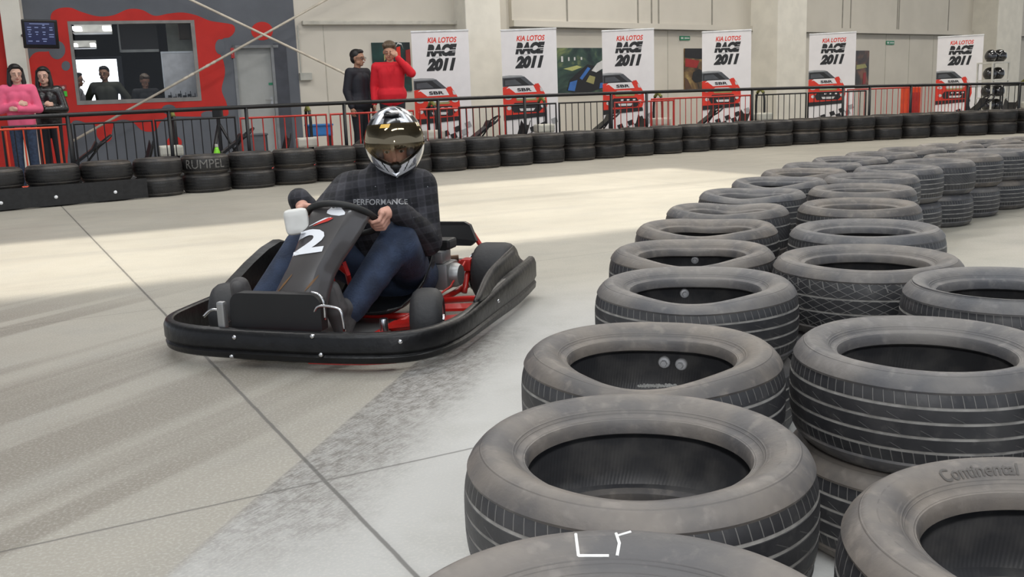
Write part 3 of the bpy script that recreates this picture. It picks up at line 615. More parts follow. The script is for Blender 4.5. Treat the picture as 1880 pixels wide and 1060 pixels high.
for key, pxs in ((('l', 2, 1), ((1220, 664), (1252, 668))), (('l', 3, 1), ((1256, 538),)), (('l', 4, 1), ((1276, 477),)), (('r', 4, 1), ((1575, 390),))):
    bolts(TY[key], [at_tyre(key, *p) for p in pxs], .266)
# white crud in the third left tyre
m_chalk = M('white_chalk', (.72, .72, .70), .9, var=.15, scale=80.)
o = TY[('l', 2, 1)]; mb = MB(); rs = random.Random(3)
for q in range(34):
    a_, z_ = at_tyre(('l', 2, 1), 1172 + q * 2.1, 709 + 1.5 * math.sin(q * 2.3), .268)
    mb.ell((.268 * math.cos(a_), .268 * math.sin(a_), z_), (rs.uniform(.003, .006), rs.uniform(.003, .005), rs.uniform(.002, .006)), 8)
mb.build('white_residue', m_chalk, o, world=False)
# chalk strokes on the front tyre
def chalk(o, strokes, rad=.0022, zt=TW * 2 + .001):
    mb = MB()
    bv = BVHTree.FromPolygons([tuple(v.co) for v in o.data.vertices], [tuple(p.vertices) for p in o.data.polygons]); loc = Vector(o.location)
    for st in strokes:
        pts = []
        for a, b in zip(st[:-1], st[1:]):
            for k in range(7):
                px = a[0] + (b[0] - a[0]) * k / 6; py = a[1] + (b[1] - a[1]) * k / 6
                h = bv.ray_cast(CP - loc, ray(px, py).normalized())
                if h[0] is not None: pts.append(h[0] + h[1] * .0004)
        if len(pts) > 1: mb.tube(pts, rad, 6)
    if mb.v: mb.build('chalk_mark', m_chalk, o, world=False)
chalk(TY[('l', 0, 1)], [[(1057, 981), (1062, 1021), (1118, 1021)], [(1131, 980), (1137, 998), (1133, 1021)], [(1131, 985), (1158, 977)]])
# moulded maker's lettering on the corner tyre
o = TY[('r', 0, 1)]
bv = BVHTree.FromPolygons([tuple(v.co) for v in o.data.vertices], [tuple(p.vertices) for p in o.data.polygons])
def ring_text(o, bv, txt, a0, a1, r0, r1, mat, bold=.0, h=.0008):
    g = subdiv(text_geo(txt, bold, .15), 1); mb = MB()
    def fn(u, v):
        a = a0 + (a1 - a0) * u; r = r0 + (r1 - r0) * v; hit = bv.ray_cast(Vector((math.cos(a) * r, math.sin(a) * r, 1)), Vector((0, 0, -1)))
        z = hit[0].z if hit[0] is not None else TW; return Vector((math.cos(a) * r, math.sin(a) * r, z + h))
    put_text(mb, g, fn); return mb.build('moulded_lettering', mat, o, world=False)
m_let = M('moulded_rubber', (.07, .063, .058), .6)
ring_text(o, bv, 'Continental', math.radians(113), math.radians(80), .204, .226, m_let, .02, .0015)
# ---- far tyre wall
def fy(x): return -9.34577e-4 * x ** 3 - 1.81821e-2 * x ** 2 + .645320 * x + 14.69158
def fdy(x): return -2.80373e-3 * x * x - 3.63642e-2 * x + .645320
FARP = []; x = -6.02
for i in range(33):
    FARP.append((x, fy(x))); x += .582 / math.hypot(1, fdy(x))
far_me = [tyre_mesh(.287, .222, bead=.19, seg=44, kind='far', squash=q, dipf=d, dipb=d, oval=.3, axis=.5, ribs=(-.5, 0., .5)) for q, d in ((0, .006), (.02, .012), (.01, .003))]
rr = random.Random(5)
for i, (x, y) in enumerate(FARP):
    nm = ORD[i]
    ups = 'upper tyre of the %s stack from the left in the far tyre wall' % nm
    los = 'lower tyre of the %s stack from the left in the far tyre wall' % nm
    if i == 5: ups = 'upper tyre with chalked capital letters in the far tyre wall'
    if i == 10: ups = 'upper far wall tyre with a vertical white stripe, right beside the driver'
    jx, jy = rr.uniform(-.003, .003), rr.uniform(-.008, .008)
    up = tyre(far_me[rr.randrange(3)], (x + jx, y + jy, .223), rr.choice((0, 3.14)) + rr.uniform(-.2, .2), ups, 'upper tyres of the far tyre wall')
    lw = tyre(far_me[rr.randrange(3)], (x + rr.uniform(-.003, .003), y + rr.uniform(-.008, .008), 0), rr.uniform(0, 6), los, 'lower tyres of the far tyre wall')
    if i == 5: FAR5 = (up, x, y)
    if i == 10: FAR9 = (up, x, y)
# chalk capitals on the sixth upper tyre
up, x, y = FAR5; up.rotation_euler.z = 0
m_ch2 = M('faint_chalk', (.16, .155, .145), .9, var=.3, scale=60.)
g = subdiv(text_geo('RUMPEL', .0, 0), 2); mb = MB(); a_c = math.atan2(-y, -x); bvf = BVHTree.FromPolygons([tuple(v.co) for v in up.data.vertices], [tuple(p.vertices) for p in up.data.polygons])
def fn(u, v):
    a = a_c - .86 + 1.72 * u * 1.; z = .07 + .105 * v; d = Vector((math.cos(a), math.sin(a), 0)); h = bvf.ray_cast(d * .6 + Vector((0, 0, z)), -d); r_ = h[0] if h[0] is not None else d * .287 + Vector((0, 0, z)); return r_ + d * .002
put_text(mb, g, fn); mb.build('chalk_lettering', m_ch2, up, world=False)
up, x, y = FAR9; up.rotation_euler.z = 0; mb = MB(); a_c = math.atan2(-y, -x) - .02
mb.add([Vector((math.cos(a) * r, math.sin(a) * r, z)) for z, r in ((.0, .292), (.222, .292)) for a in (a_c - .035, a_c + .035)], [(0, 1, 3, 2)]); mb.build('white_stripe', M('stripe_chalk', (.5, .5, .48), .9), up, world=False)
# black guard strip bolted along the first lower tyres
pts = [Vector((x, y, 0)) + (Vector((0, 0, 0)) - Vector((x, y, 0))).normalized() * .305 for x, y in FARP[0:5]]
pts[-1] = pts[-1] - (pts[-1] - pts[-2]) * .25
def strip(pts, z0, z1, th):
    mb = MB(); k = len(pts); nn = []
    for i in range(k):
        t = (pts[min(k - 1, i + 1)] - pts[max(0, i - 1)]).normalized(); nn.append(Vector((t.y, -t.x, 0)))
    vs = []
    for p, n in zip(pts, nn): vs += [p + Vector((0, 0, z0)), p + Vector((0, 0, z1)), p + n * th + Vector((0, 0, z1)), p + n * th + Vector((0, 0, z0))]
    fs = [(0, 1, 2, 3), tuple((k - 1) * 4 + j for j in (3, 2, 1, 0))]
    for i in range(k - 1):
        for j in range(4): fs.append((i * 4 + j, i * 4 + (j + 1) % 4, (i + 1) * 4 + (j + 1) % 4, (i + 1) * 4 + j))
    mb.add(vs, fs); return mb, nn
fine = []
for a, b in zip(pts[:-1], pts[1:]):
    for k in range(4): fine.append(a.lerp(b, k / 4))
fine.append(pts[-1])
t_ = thing('guard_strip', 'long black guard strip bolted along the lower tyres at far left', 'guard strip', fine[0])
mb, nn = strip(fine, .015, .235, .018); mb.build('strip', M('black_guard_rubber', (.012, .012, .013), .33, var=.3, scale=20., bump=.2, bscale=25.), t_, smooth=False)
def on_strip(px, py):
    best = None
    for a, b in zip(fine[:-1], fine[1:]):
        n = Vector(((b - a).y, -(b - a).x, 0)).normalized(); q = ray(px, py); den = q.dot(n)
        if abs(den) < 1e-6: continue
        t = ((a + n * .019) - CP).dot(n) / den; p = CP + q * t; u = (p - a).dot((b - a)) / (b - a).length_squared
        if -.02 <= u <= 1.02 and .01 < p.z < .26: best = (p, n)
    return best
for px, py in ((309, 337), (319, 337), (309, 349), (319, 349), (212, 353), (103, 362), (2, 373)):
    h = on_strip(px, py)
    if h:
        p, n = h; mb = MB(); mb.lathe([(0, .012), (.010, .010), (.018, .004), (.020, -.004)], 14, 0, Matrix.Translation(p) @ n.to_track_quat('Z', 'Y').to_matrix().to_4x4()); mb.build('bolt', m_bolt, t_)
# ================================================================== THE GO-KART
KO = Vector((-.88, 3.72, 0)); KB = Vector((.30, .954, 0)); KS = Vector((.954, -.30, 0))
def K(s, b, z): return KO + KS * s + KB * b + Vector((0, 0, z))
KT = Matrix(((KS.x, KB.x, 0, KO.x), (KS.y, KB.y, 0, KO.y), (0, 0, 1, 0), (0, 0, 0, 1)))
m_kblk = M('kart_black_plastic', (.006, .006, .007), .38, spec=.35, var=.3, scale=14., bump=.25, bscale=30.)
m_kmat = M('kart_matt_black', (.008, .008, .009), .5)
m_kred = M('kart_red_frame', (.42, .012, .008), .35, coat=.4)
m_steel = M('bright_steel', (.62, .62, .64), .22, 1.)
m_alu = M('cast_aluminium', (.33, .33, .33), .42, .8)
m_slick = M('kart_slick_rubber', (.022, .022, .024), .62, bump=.15)
m_gold = M('gold_hub', (.5, .30, .05), .35, .9)
kart = thing('go_kart', 'black rental go-kart with number 2 fairing cornering in the middle of the track', 'go-kart', K(0, .7, 0))
# full bumper belt
path = [(.57, 1.46), (.585, 1.30), (.60, 1.05), (.60, .80), (.60, .55), (.60, .36), (.585, .22), (.545, .10), (.47, .02), (.34, -.02), (.15, -.04), (-.05, -.04), (-.25, -.03), (-.42, -.01), (-.56, .05), (-.645, .16), (-.675, .32), (-.67, .55), (-.655, .80), (-.63, 1.05), (-.62, 1.30), (-.60, 1.46)]
def crv(pts, k=5):
    out = []
    for i in range(len(pts) - 1):
        p0 = pts[max(0, i - 1)]; p1 = pts[i]; p2 = pts[i + 1]; p3 = pts[min(len(pts) - 1, i + 2)]
        for j in range(k):
            t = j / k; out.append(tuple(.5 * (2 * p1[c] + (p2[c] - p0[c]) * t + (2 * p0[c] - 5 * p1[c] + 4 * p2[c] - p3[c]) * t * t + (3 * p1[c] - p0[c] - 3 * p2[c] + p3[c]) * t ** 3) for c in range(len(p1))))
    out.append(tuple(pts[-1])); return out
def beltz(b): t = max(0, min(1, (b - .25) / .9)); return .74 + .32 * t * t * (3 - 2 * t)
def sweep(mb, pts, prof, out=1, grow=False):
    """profile (outward, z) swept along a ground path of K-frame points"""
    k = len(pts); m = len(prof); vs = []
    for i in range(k):
        a = Vector(pts[max(0, i - 1)]); b = Vector(pts[min(k - 1, i + 1)]); t = (b - a).normalized(); n = Vector((t.y, -t.x)) * out
        for o, z in prof: q = Vector(pts[i]) + n * -o; vs.append(K(q.x, q.y, .036 + (z - .036) * beltz(pts[i][1]) if grow else z))
    fs = [tuple(range(m)), tuple((k - 1) * m + j for j in range(m - 1, -1, -1))]
    for i in range(k - 1):
        for j in range(m): fs.append((i * m + j, i * m + (j + 1) % m, (i + 1) * m + (j + 1) % m, (i + 1) * m + j))
    mb.add(vs, fs)
P2 = crv(path, 6)
mb = MB(); sweep(mb, P2, [(.012, .036), (.020, .045), (.024, .07), (.016, .082), (.026, .10), (.026, .165), (.018, .188), (.008, .196), (-.010, .197), (-.016, .190), (-.016, .046), (-.008, .036)], grow=True); mb.build('bumper', m_kblk, kart, sharp=35)
mb = MB(); sweep(mb, crv([(.44, .03), (.34, -.01), (.22, -.03), (.10, -.035)], 4), [(.0, .026), (.0, .04), (-.03, .04), (-.03, .026)]); mb.build('skid_rail', m_kred, kart)
# bolts on the bumper
def kbelt(px, py):
    best = None
    for a, b in zip(P2[:-1], P2[1:]):
        A = K(a[0], a[1], 0); B = K(b[0], b[1], 0); n = Vector(((B - A).y, -(B - A).x, 0)).normalized()
        if n.dot(CP - A) < 0: n = -n
        q = ray(px, py); t = ((A + n * .026) - CP).dot(n) / q.dot(n); p = CP + q * t; u = (p - A).dot(B - A) / (B - A).length_squared
        if -.05 <= u <= 1.05 and 0 < p.z < .25 and (best is None or (p - CP).length < (best[0] - CP).length): best = (p, n)
    return best
for px, py in ((430, 620), (425, 655), (573, 618), (589, 652), (915, 553), (735, 628)):
    h = kbelt(px, py)
    if h:
        p, n = h; mb = MB(); mb.lathe([(0, .006), (.006, .005), (.0095, .001), (.0095, -.006)], 12, 0, Matrix.Translation(p) @ n.to_track_quat('Z', 'Y').to_matrix().to_4x4()); mb.build('bumper_bolt', m_steel, kart, smooth=True)
# chassis tubes
mb = MB()
for pts in ([(-.28, .08, .07), (-.26, .5, .07), (-.24, .95, .07), (-.30, 1.42, .09)], [(.24, .08, .07), (.25, .5, .07), (.26, .95, .07), (.30, 1.42, .09)], [(-.30, .12, .07), (.30, .12, .07)], [(-.26, .62, .07), (.28, .62, .07)], [(-.32, 1.32, .12), (.34, 1.32, .12)],
            [(.25, .40, .07), (.44, .44, .08), (.56, .50, .10)], [(.26, .95, .07), (.42, .93, .09), (.58, .90, .10)], [(-.25, .40, .07), (-.44, .44, .08), (-.60, .50, .10)], [(-.25, .95, .07), (-.45, .93, .09), (-.61, .9, .10)],
            [(-.2, .1, .07), (-.2, .0, .12), (.2, .0, .12), (.2, .1, .07)], [(.30, 1.42, .09), (.32, 1.46, .16), (-.32, 1.46, .16), (-.30, 1.42, .09)], [(.31, 1.16, .07), (.31, 1.24, .17), (.31, 1.36, .19)]):
    mb.tube([K(*p) for p in crv(pts, 4)], .015, 10)
mb.build('chassis_frame', m_kred, kart, smooth=True)
mb = MB(); mb.poly([K(*p) for p in ((-.27, .08, .048), (.25, .08, .048), (.25, .66, .048), (-.27, .66, .048))], (0, 0, .006)); mb.build('floor_tray', M('floor_tray_grey', (.25, .25, .25), .4, .6), kart)
mb = MB()
for a, b in (((.27, .30), (.56, .38)), ((.27, .62), (.57, .60))): mb.poly([K(a[0], a[1], .09), K(b[0], b[1], .11), K(b[0], b[1] + .11, .11), K(a[0], a[1] + .11, .09)], (0, 0, .012))
mb.build('side_bar_plate', m_kred, kart)
mb = MB()
for q in ((.30, .24, .10), (.40, .50, .11)): mb.lathe([(0, .05), (.016, .05), (.018, .045), (.018, 0)], 16, 0, Matrix.Translation(K(*q)))
mb.build('steel_bushing', m_steel, kart, sharp=35)
# wheels
def wheel(s, b, w, R, yaw=0., front=True):
    T = KT @ Matrix.Translation((s, b, R)) @ Matrix.Rotation(yaw, 4, 'Z') @ Matrix.Rotation(PI / 2, 4, 'Y')
    h = w / 2; mb = MB(); prof = [(.066, -h + .012), (.078, -h), (R - .045, -h - .004), (R - .018, -h + .006), (R - .004, -h + .024), (R, -h + .045), (R, h - .045), (R - .004, h - .024), (R - .018, h - .006), (R - .045, h + .004), (.078, h), (.066, h - .012)]
    mb.lathe(prof, 44, 0, T, closed=True); o = mb.build('wheel', m_slick, kart, sharp=50)
    mb = MB(); mb.lathe([(0, -h * .3), (.03, -h * .3), (.034, -h * .5), (.060, -h * .55), (.066, -h * .95), (.068, h * .95), (.060, h * .5), (.034, h * .45), (.03, h * .8), (0, h * .8)], 28, 0, T); mb.build('rim', m_alu, o, sharp=35)
    mb = MB(); mb.lathe([(0, h * 1.1), (.02, h * 1.1), (.022, h * .8), (0, h * .8)], 16, 0, T); mb.build('hub', m_gold if not front else m_steel, o, sharp=35)
wheel(.455, .33, .125, .13, .30); wheel(-.475, .33, .125, .13, .30)
wheel(.425, 1.32, .19, .148, 0, False); wheel(-.46, 1.32, .19, .148, 0, False)
mb = MB(); mb.tube([K(-.46, 1.32, .148), K(.42, 1.32, .148)], .02, 14); mb.build('rear_axle', m_steel, kart, smooth=True)
mb = MB(); mb.lathe([(.03, -.003), (.095, -.003), (.095, .003), (.03, .003)], 36, 0, KT @ Matrix.Translation((.31, 1.32, .148)) @ Matrix.Rotation(PI / 2, 4, 'Y'), closed=True); mb.lathe([(.018, -.03), (.035, -.03), (.035, .03), (.018, .03)], 20, 0, KT @ Matrix.Translation((.31, 1.32, .148)) @ Matrix.Rotation(PI / 2, 4, 'Y'), closed=True); mb.build('brake_disc', m_steel, kart, sharp=35)
mb = MB(); mb.lathe([(.02, .0), (.045, .0), (.05, .02), (.03, .06), (.022, .06)], 20, 0, KT @ Matrix.Translation((.33, 1.32, .148)) @ Matrix.Rotation(PI / 2, 4, 'Y'), closed=True); mb.build('axle_hub', m_gold, kart, sharp=35)
mb = MB(); mb.box((0, 0, 0), (.05, .07, .06), KT @ Matrix.Translation((.31, 1.23, .20)), 0, .008); mb.tube([K(.31, 1.2, .22), K(.3, 1.0, .13), K(.27, .8, .1)], .005); mb.build('brake_caliper', m_kred, kart)
# curved guards that wrap the rear wheels
def guard(s0, sgn, nm):
    rows = [(.86, .19, .20), (.93, .19, .26), (1.0, .19, .305), (1.08, .19, .335), (1.16, .19, .345)]
    outp = []
    for b, z0, z1 in rows: outp.append((s0 + sgn * (.10 if b < .9 else (.10 - (b - .9) * .25)), b, z0, z1))
    vs = []; 
    for s, b, z0, z1 in outp: vs += [K(s, b, z0), K(s, b, z1), K(s + sgn * .012, b, z1), K(s + sgn * .012, b, z0)]
    k = len(outp); fs = [(0, 1, 2, 3), tuple((k - 1) * 4 + j for j in (3, 2, 1, 0))]
    for i in range(k - 1):
        for j in range(4): fs.append((i * 4 + j, i * 4 + (j + 1) % 4, (i + 1) * 4 + (j + 1) % 4, (i + 1) * 4 + j))
    mb = MB(); mb.add(vs, fs); mb.build(nm, m_kblk, kart, sharp=40)
def guard2(sg, s0):
    top = crv([(s0 + sg * .13, .72, .20), (s0 + sg * .075, .86, .245), (s0 + sg * .055, 1.0, .265), (s0 + sg * .06, 1.12, .262), (s0 + sg * .09, 1.24, .235), (s0 + sg * .13, 1.36, .20)], 5)
    mb = MB(); vs = []
    for s, b, z in top: vs += [K(s, b, z), K(s + sg * .014, b, z - .004), K(s + sg * .014 + (s0 + sg * .155 - s - sg * .014) * .7, b, z - .5 * (z - .17)), K(s0 + sg * .16, b, .165), K(s0 + sg * .15, b, .15), K(s - sg * .0, b, .15)]
    k = len(top); fs = [tuple(range(5, -1, -1)), tuple((k - 1) * 6 + j for j in range(6))]
    for i in range(k - 1):
        for j in range(6): fs.append((i * 6 + j, i * 6 + (j + 1) % 6, (i + 1) * 6 + (j + 1) % 6, (i + 1) * 6 + j))
    mb.add(vs, fs); return mb
def fender(sg, sc, b0, b1, zt, w):
    """thin hoop of plastic leaning over the wheel, open inside"""
    mb = MB(); vs = []; n = 14
    for i in range(n + 1):
        t = i / n; b = b0 + (b1 - b0) * t; z = .19 + (zt - .19) * math.sin(min(1, t * 1.7) * PI / 2) ** 1.2
        vs += [K(sc + sg * w * (1 - t * .45), b, .185), K(sc + sg * w * (1 - t * .45) - sg * .03 * t, b, z), K(sc + sg * w * (1 - t * .45) - sg * .03 * t - sg * .008, b, z), K(sc + sg * w * (1 - t * .45) - sg * .008, b, .185)]
    fs = [(0, 1, 2, 3), tuple(n * 4 + j for j in (3, 2, 1, 0))]
    for i in range(n):
        for j in range(4): fs.append((i * 4 + j, i * 4 + (j + 1) % 4, (i + 1) * 4 + (j + 1) % 4, (i + 1) * 4 + j))
    mb.add(vs, fs); mb.build('wheel_guard', m_kblk, kart, sharp=40)
def KL(px, py, z): p = at_z(px, py, z) - KO; return p.dot(KS) / KS.dot(KS), p.dot(KB) / KB.dot(KB), z
inn = [(.572, .70, .178)] + [KL(*q) for q in ((872, 556, .195), (884, 522, .235), (897, 498, .262), (918, 476, .285), (944, 451, .300))]
outr = [(.592, .72, .175), (.592, .84, .185), (.592, .96, .192), (.592, 1.08, .196), (.590, 1.20, .198), (.580, 1.34, .198)]
for sg in (1,):
    mb = MB(); A_ = crv(inn, 4); B_ = crv(outr, 4); k = len(A_); vs = []
    for a, b in zip(A_, B_):
        for t in (0, .25, .5, .75, 1): vs.append(K(sg * (a[0] + (b[0] - a[0]) * t) - (.03 if sg < 0 else 0), a[1] + (b[1] - a[1]) * t, a[2] + (b[2] - a[2]) * t - .022 * math.sin(t * PI)))
    mb.add(vs, [(i * 5 + j, i * 5 + j + 1, (i + 1) * 5 + j + 1, (i + 1) * 5 + j) for i in range(k - 1) for j in range(4)]); o = mb.build('wheel_guard', m_kblk, kart, smooth=True); o.modifiers.new('th', 'SOLIDIFY').thickness = .008
mb = MB(); mb.box((0, 0, 0), (.05, .10, .03), KT @ Matrix.Translation((.545, 1.39, .175)), 0, .006); mb.tube([K(.5, 1.34, .16), K(.57, 1.45, .17)], .012); mb.build('bumper_bracket', m_steel, kart)
# rear crash panel and posts
mb = MB(); mb.poly([K(*p) for p in ((-.32, 1.40, .265), (.27, 1.40, .265), (.30, 1.40, .29), (.26, 1.42, .37), (.23, 1.42, .385), (-.28, 1.42, .385), (-.34, 1.42, .36))], KB * .03); mb.build('rear_panel', m_kmat, kart)
mb = MB(); mb.tube([K(.24, 1.44, .37), K(.31, 1.44, .26), K(.29, 1.44, .10)], .013); mb.tube([K(-.36, 1.44, .37), K(-.3, 1.44, .10)], .014); mb.build('rear_panel_strut', m_kred, kart)
mb = MB(); mb.box((0, 0, 0), (.80, .04, .09), KT @ Matrix.Translation((-.02, 1.50, .135)), 0, .012); mb.build('rear_bumper', m_kblk, kart)
# engine
mb = MB(); T = KT @ Matrix.Translation((.20, 1.10, .17)); mb.box((0, 0, 0), (.16, .16, .13), T, 0, .015); mb.box((.0, -.02, .095), (.12, .12, .06), T, 0, .01)
for i in range(5): mb.box((-.085, 0, -.04 + i * .022), (.03, .13, .008), T)
mb.lathe([(0, .03), (.05, .03), (.06, .01), (.06, -.02)], 24, 0, T @ Matrix.Translation((.09, 0, 0)) @ Matrix.Rotation(PI / 2, 4, 'Y')); eng = mb.build('engine', m_alu, kart, sharp=40)
mb = MB(); mb.box((.02, .02, .15), (.12, .11, .05), T, 0, .012); mb.build('airbox', m_kmat, eng)
mb = MB(); mb.tube([K(.10, 1.16, .2), K(.06, 1.28, .2), K(.1, 1.36, .2), K(.2, 1.4, .2)], .018); mb.build('exhaust', M('burnt_steel', (.2, .13, .09), .4, .9), kart, smooth=True)
mb = MB()
for i in range(22):
    a = 2 * PI * i / 22; mb.ell(K(.285, 1.21 + .10 * math.cos(a), .15 + .035 * math.sin(a) + .0), .007, 8)
mb.build('drive_chain', m_steel, kart)
# seat
def seat_mesh():
    mb = MB(); n = 16; rows = []
    prof = [(.50, .10, .15, .02), (.60, .075, .17, .04), (.72, .065, .185, .08), (.84, .075, .195, .12), (.94, .12, .20, .15), (1.01, .20, .20, .15), (1.055, .29, .185, .11), (1.085, .37, .16, .06), (1.10, .42, .13, .02)]
    for b, z, w, side in prof:
        r = []
        for j in range(n + 1):
            t = -1 + 2 * j / n; up = side * abs(t) ** 3
            r.append(K(.06 + w * t * (1.0), b - up * .35, z + up))
        rows.append(r)
    vs = [p for r in rows for p in r]; m = n + 1; fs = []
    for i in range(len(rows) - 1):
        for j in range(n): fs.append((i * m + j, i * m + j + 1, (i + 1) * m + j + 1, (i + 1) * m + j))
    mb.add(vs, fs); o = mb.build('seat', M('seat_shell', (.016, .016, .017), .25), kart, smooth=True); md = o.modifiers.new('th', 'SOLIDIFY'); md.thickness = .012; md.offset = -1; return o
seat_mesh()
# nose panel, pedals, front-left cover, side pod
def rbox_pts(s0, s1, z0, z1, r, bfn):
    pts = []
    for cx, cz, a0 in ((s1 - r, z0 + .01, -PI / 2), (s1 - r, z1 - r, 0), (s0 + r, z1 - r, PI / 2), (s0 + r, z0 + .01, PI)):
        rr_ = r if cz > (z0 + .02) else .01
        for k in range(6):
            a = a0 + PI / 2 * k / 5; x = cx + (r if rr_ == r else (r)) * math.cos(a); z = cz + rr_ * math.sin(a); pts.append((x, bfn, z))
    return pts
mb = MB(); mb.poly([K(*p) for p in rbox_pts(-.255, .145, .14, .288, .045, .012)], KB * .05); mb.build('nose_panel', m_kmat, kart)
mb = MB(); mb.tube([K(*p) for p in crv([(.105, .02, .298), (.138, .02, .288), (.156, .02, .255), (.157, .02, .19)], 4)], .005); mb.build('nose_edge_tube', m_steel, kart, smooth=True)
mb = MB(); mb.tube([K(*p) for p in crv([(.075, .03, .19), (.11, .02, .215), (.14, .01, .245), (.20, .01, .243), (.232, .01, .225), (.242, .01, .15)], 5)], .006); mb.build('brake_pedal', m_steel, kart, smooth=True)
mb = MB(); mb.tube([K(*p) for p in crv([(-.29, .05, .16), (-.31, .04, .20), (-.36, .04, .21), (-.40, .04, .18)], 5)], .006); mb.build('accelerator_pedal', m_steel, kart, smooth=True)
mb = MB(); mb.box((0, 0, 0), (.035, .03, .11), KT @ Matrix.Translation((-.285, -.0, .20)), 0, .01); mb.build('nose_bracket', m_alu, kart)
# long left side pod: low rounded cover that climbs towards the back
mb = MB(); vs = []; prof = [(.05, .20, -.58, -.42), (.14, .225, -.60, -.36), (.28, .25, -.61, -.34), (.42, .245, -.615, -.36), (.56, .26, -.615, -.38), (.70, .30, -.62, -.40), (.84, .345, -.62, -.43), (.93, .36, -.62, -.46)]
for b, z, s0, s1 in prof: vs += [K(s0, b, .12), K(s0 - .005, b, z - .05), K(s0 + .02, b, z - .01), K((s0 + s1) / 2, b, z), K(s1 - .02, b, z - .03), K(s1, b, z - .08), K(s1, b, .12)]
k = len(prof); fs = [tuple(range(6, -1, -1)), tuple((k - 1) * 7 + j for j in range(7))]
for i in range(k - 1):
    for j in range(7): fs.append((i * 7 + j, i * 7 + (j + 1) % 7, (i + 1) * 7 + (j + 1) % 7, (i + 1) * 7 + j))
POD = (vs, fs)
mb = MB(); vs = []; prof = [(.46, .20, -.615), (.56, .245, -.61), (.68, .30, -.60), (.80, .345, -.59), (.90, .365, -.585), (.95, .36, -.58)]
for b, z, s0 in prof: vs += [K(s0, b, .19), K(s0 - .005, b, z - .01), K(s0 + .01, b, z), K(s0 + .05, b, z - .01), K(s0 + .05, b, .19)]
k = len(prof); fs = [tuple(range(4, -1, -1)), tuple((k - 1) * 5 + j for j in range(5))]
for i in range(k - 1):
    for j in range(5): fs.append((i * 5 + j, i * 5 + (j + 1) % 5, (i + 1) * 5 + (j + 1) % 5, (i + 1) * 5 + j))
mb.add(vs, fs); mb.build('side_pod', m_kblk, kart, sharp=40)
mb = MB(); mb.box((0, 0, 0), (.10, .22, .16), KT @ Matrix.Translation((-.40, 1.0, .26)), 0, .02); mb.build('fuel_tank', M('dark_tank', (.02, .01, .01), .4), kart)
# steering fairing with number and logo
FA = Vector((-.715, 3.99, .612)); FB = Vector((-.905, 3.76, .215))
FAX = (FB - FA); FL = FAX.length; FAX = FAX.normalized(); FN = KS.cross(FAX).normalized()
if FN.y > 0: FN = -FN
fr = [(-.06, .075, .030), (-.03, .105, .018), (.02, .122, .010), (.09, .126, .006), (.2, .124, .004), (.32, .116, .002), (.45, .104, .0), (.6, .098, .0), (.75, .106, .0), (.9, .118, .004), (1.0, .125, .01)]
def fair_pt(t, u):      # u -1..1 across
    for i in range(len(fr) - 1):
        if t <= fr[i + 1][0]: break
    q = (t - fr[i][0]) / (fr[i + 1][0] - fr[i][0]); q = max(0, min(1, q)); w = (fr[i][1] + (fr[i + 1][1] - fr[i][1]) * q) * 1.10; dz = fr[i][2] + (fr[i + 1][2] - fr[i][2]) * q
    back = dz + (0 if abs(u) < .62 else (abs(u) - .62) * .17) + .012 * u * u + (.05 * (max(0, t - .62)) ** 1.2)
    top = 0 if t > 0 else -t * .0
    return FA + FAX * (FL * t) + KS * (w * u) - FN * back - FN * (max(0, .03 - t) * .9 * (1 if t < .03 else 0))
nt_, nu_ = 44, 24; mb = MB(); vs = []
for i in range(nt_ + 1):
    for j in range(nu_ + 1): vs.append(fair_pt(-.06 + 1.06 * i / nt_, -1 + 2 * j / nu_))
m = nu_ + 1; mb.add(vs, [(i * m + j, i * m + j + 1, (i + 1) * m + j + 1, (i + 1) * m + j) for i in range(nt_) for j in range(nu_)])
bvF = bvh_of(mb)
fo = mb.build('steering_fairing', M('grey_black_fairing', (.070, .064, .064), .28, var=.1, coat=.3), kart, sharp=28); md = fo.modifiers.new('th', 'SOLIDIFY'); md.thickness = .004; md.offset = 0
def onto(bv, base, X, Yv, n, lift=.004):
    def fn(u, v):
        p = base + X * u + Yv * v; h = bv.ray_cast(p + n * .3, -n); return (h[0] if h[0] is not None else p) + n * lift
    return fn
def fpt(px, py):
    h = bvF.ray_cast(CP, ray(px, py).normalized()); return h[0] if h[0] is not None else at_y(px, py, 3.9)
m_wht = M('white_decal', (.82, .83, .86), .4, var=.03)
def decal_px(name, geo, q, mat, parent, bv, lift=.006, cuts=2):
    """q: the four pixels bottom-left, bottom-right, top-right, top-left of the marking as seen in the photo; it lies on the surface"""
    g = subdiv(geo, cuts); mb = MB()
    def fn(u, v):
        x = (q[0][0] * (1 - u) + q[1][0] * u) * (1 - v) + (q[3][0] * (1 - u) + q[2][0] * u) * v; y = (q[0][1] * (1 - u) + q[1][1] * u) * (1 - v) + (q[3][1] * (1 - u) + q[2][1] * u) * v
        d = ray(x, y).normalized(); h = bv.ray_cast(CP, d)
        if h[0] is None: return at_y(x, y, 3.9)
        n = h[1] if h[1].dot(d) < 0 else -h[1]; return h[0] + n * lift
    put_text(mb, g, fn); return mb.build(name, mat, parent)
decal_px('race_number', text_geo('2', .045), [(537, 471), (592, 463), (606, 420), (553, 424)], m_wht, fo, bvF)
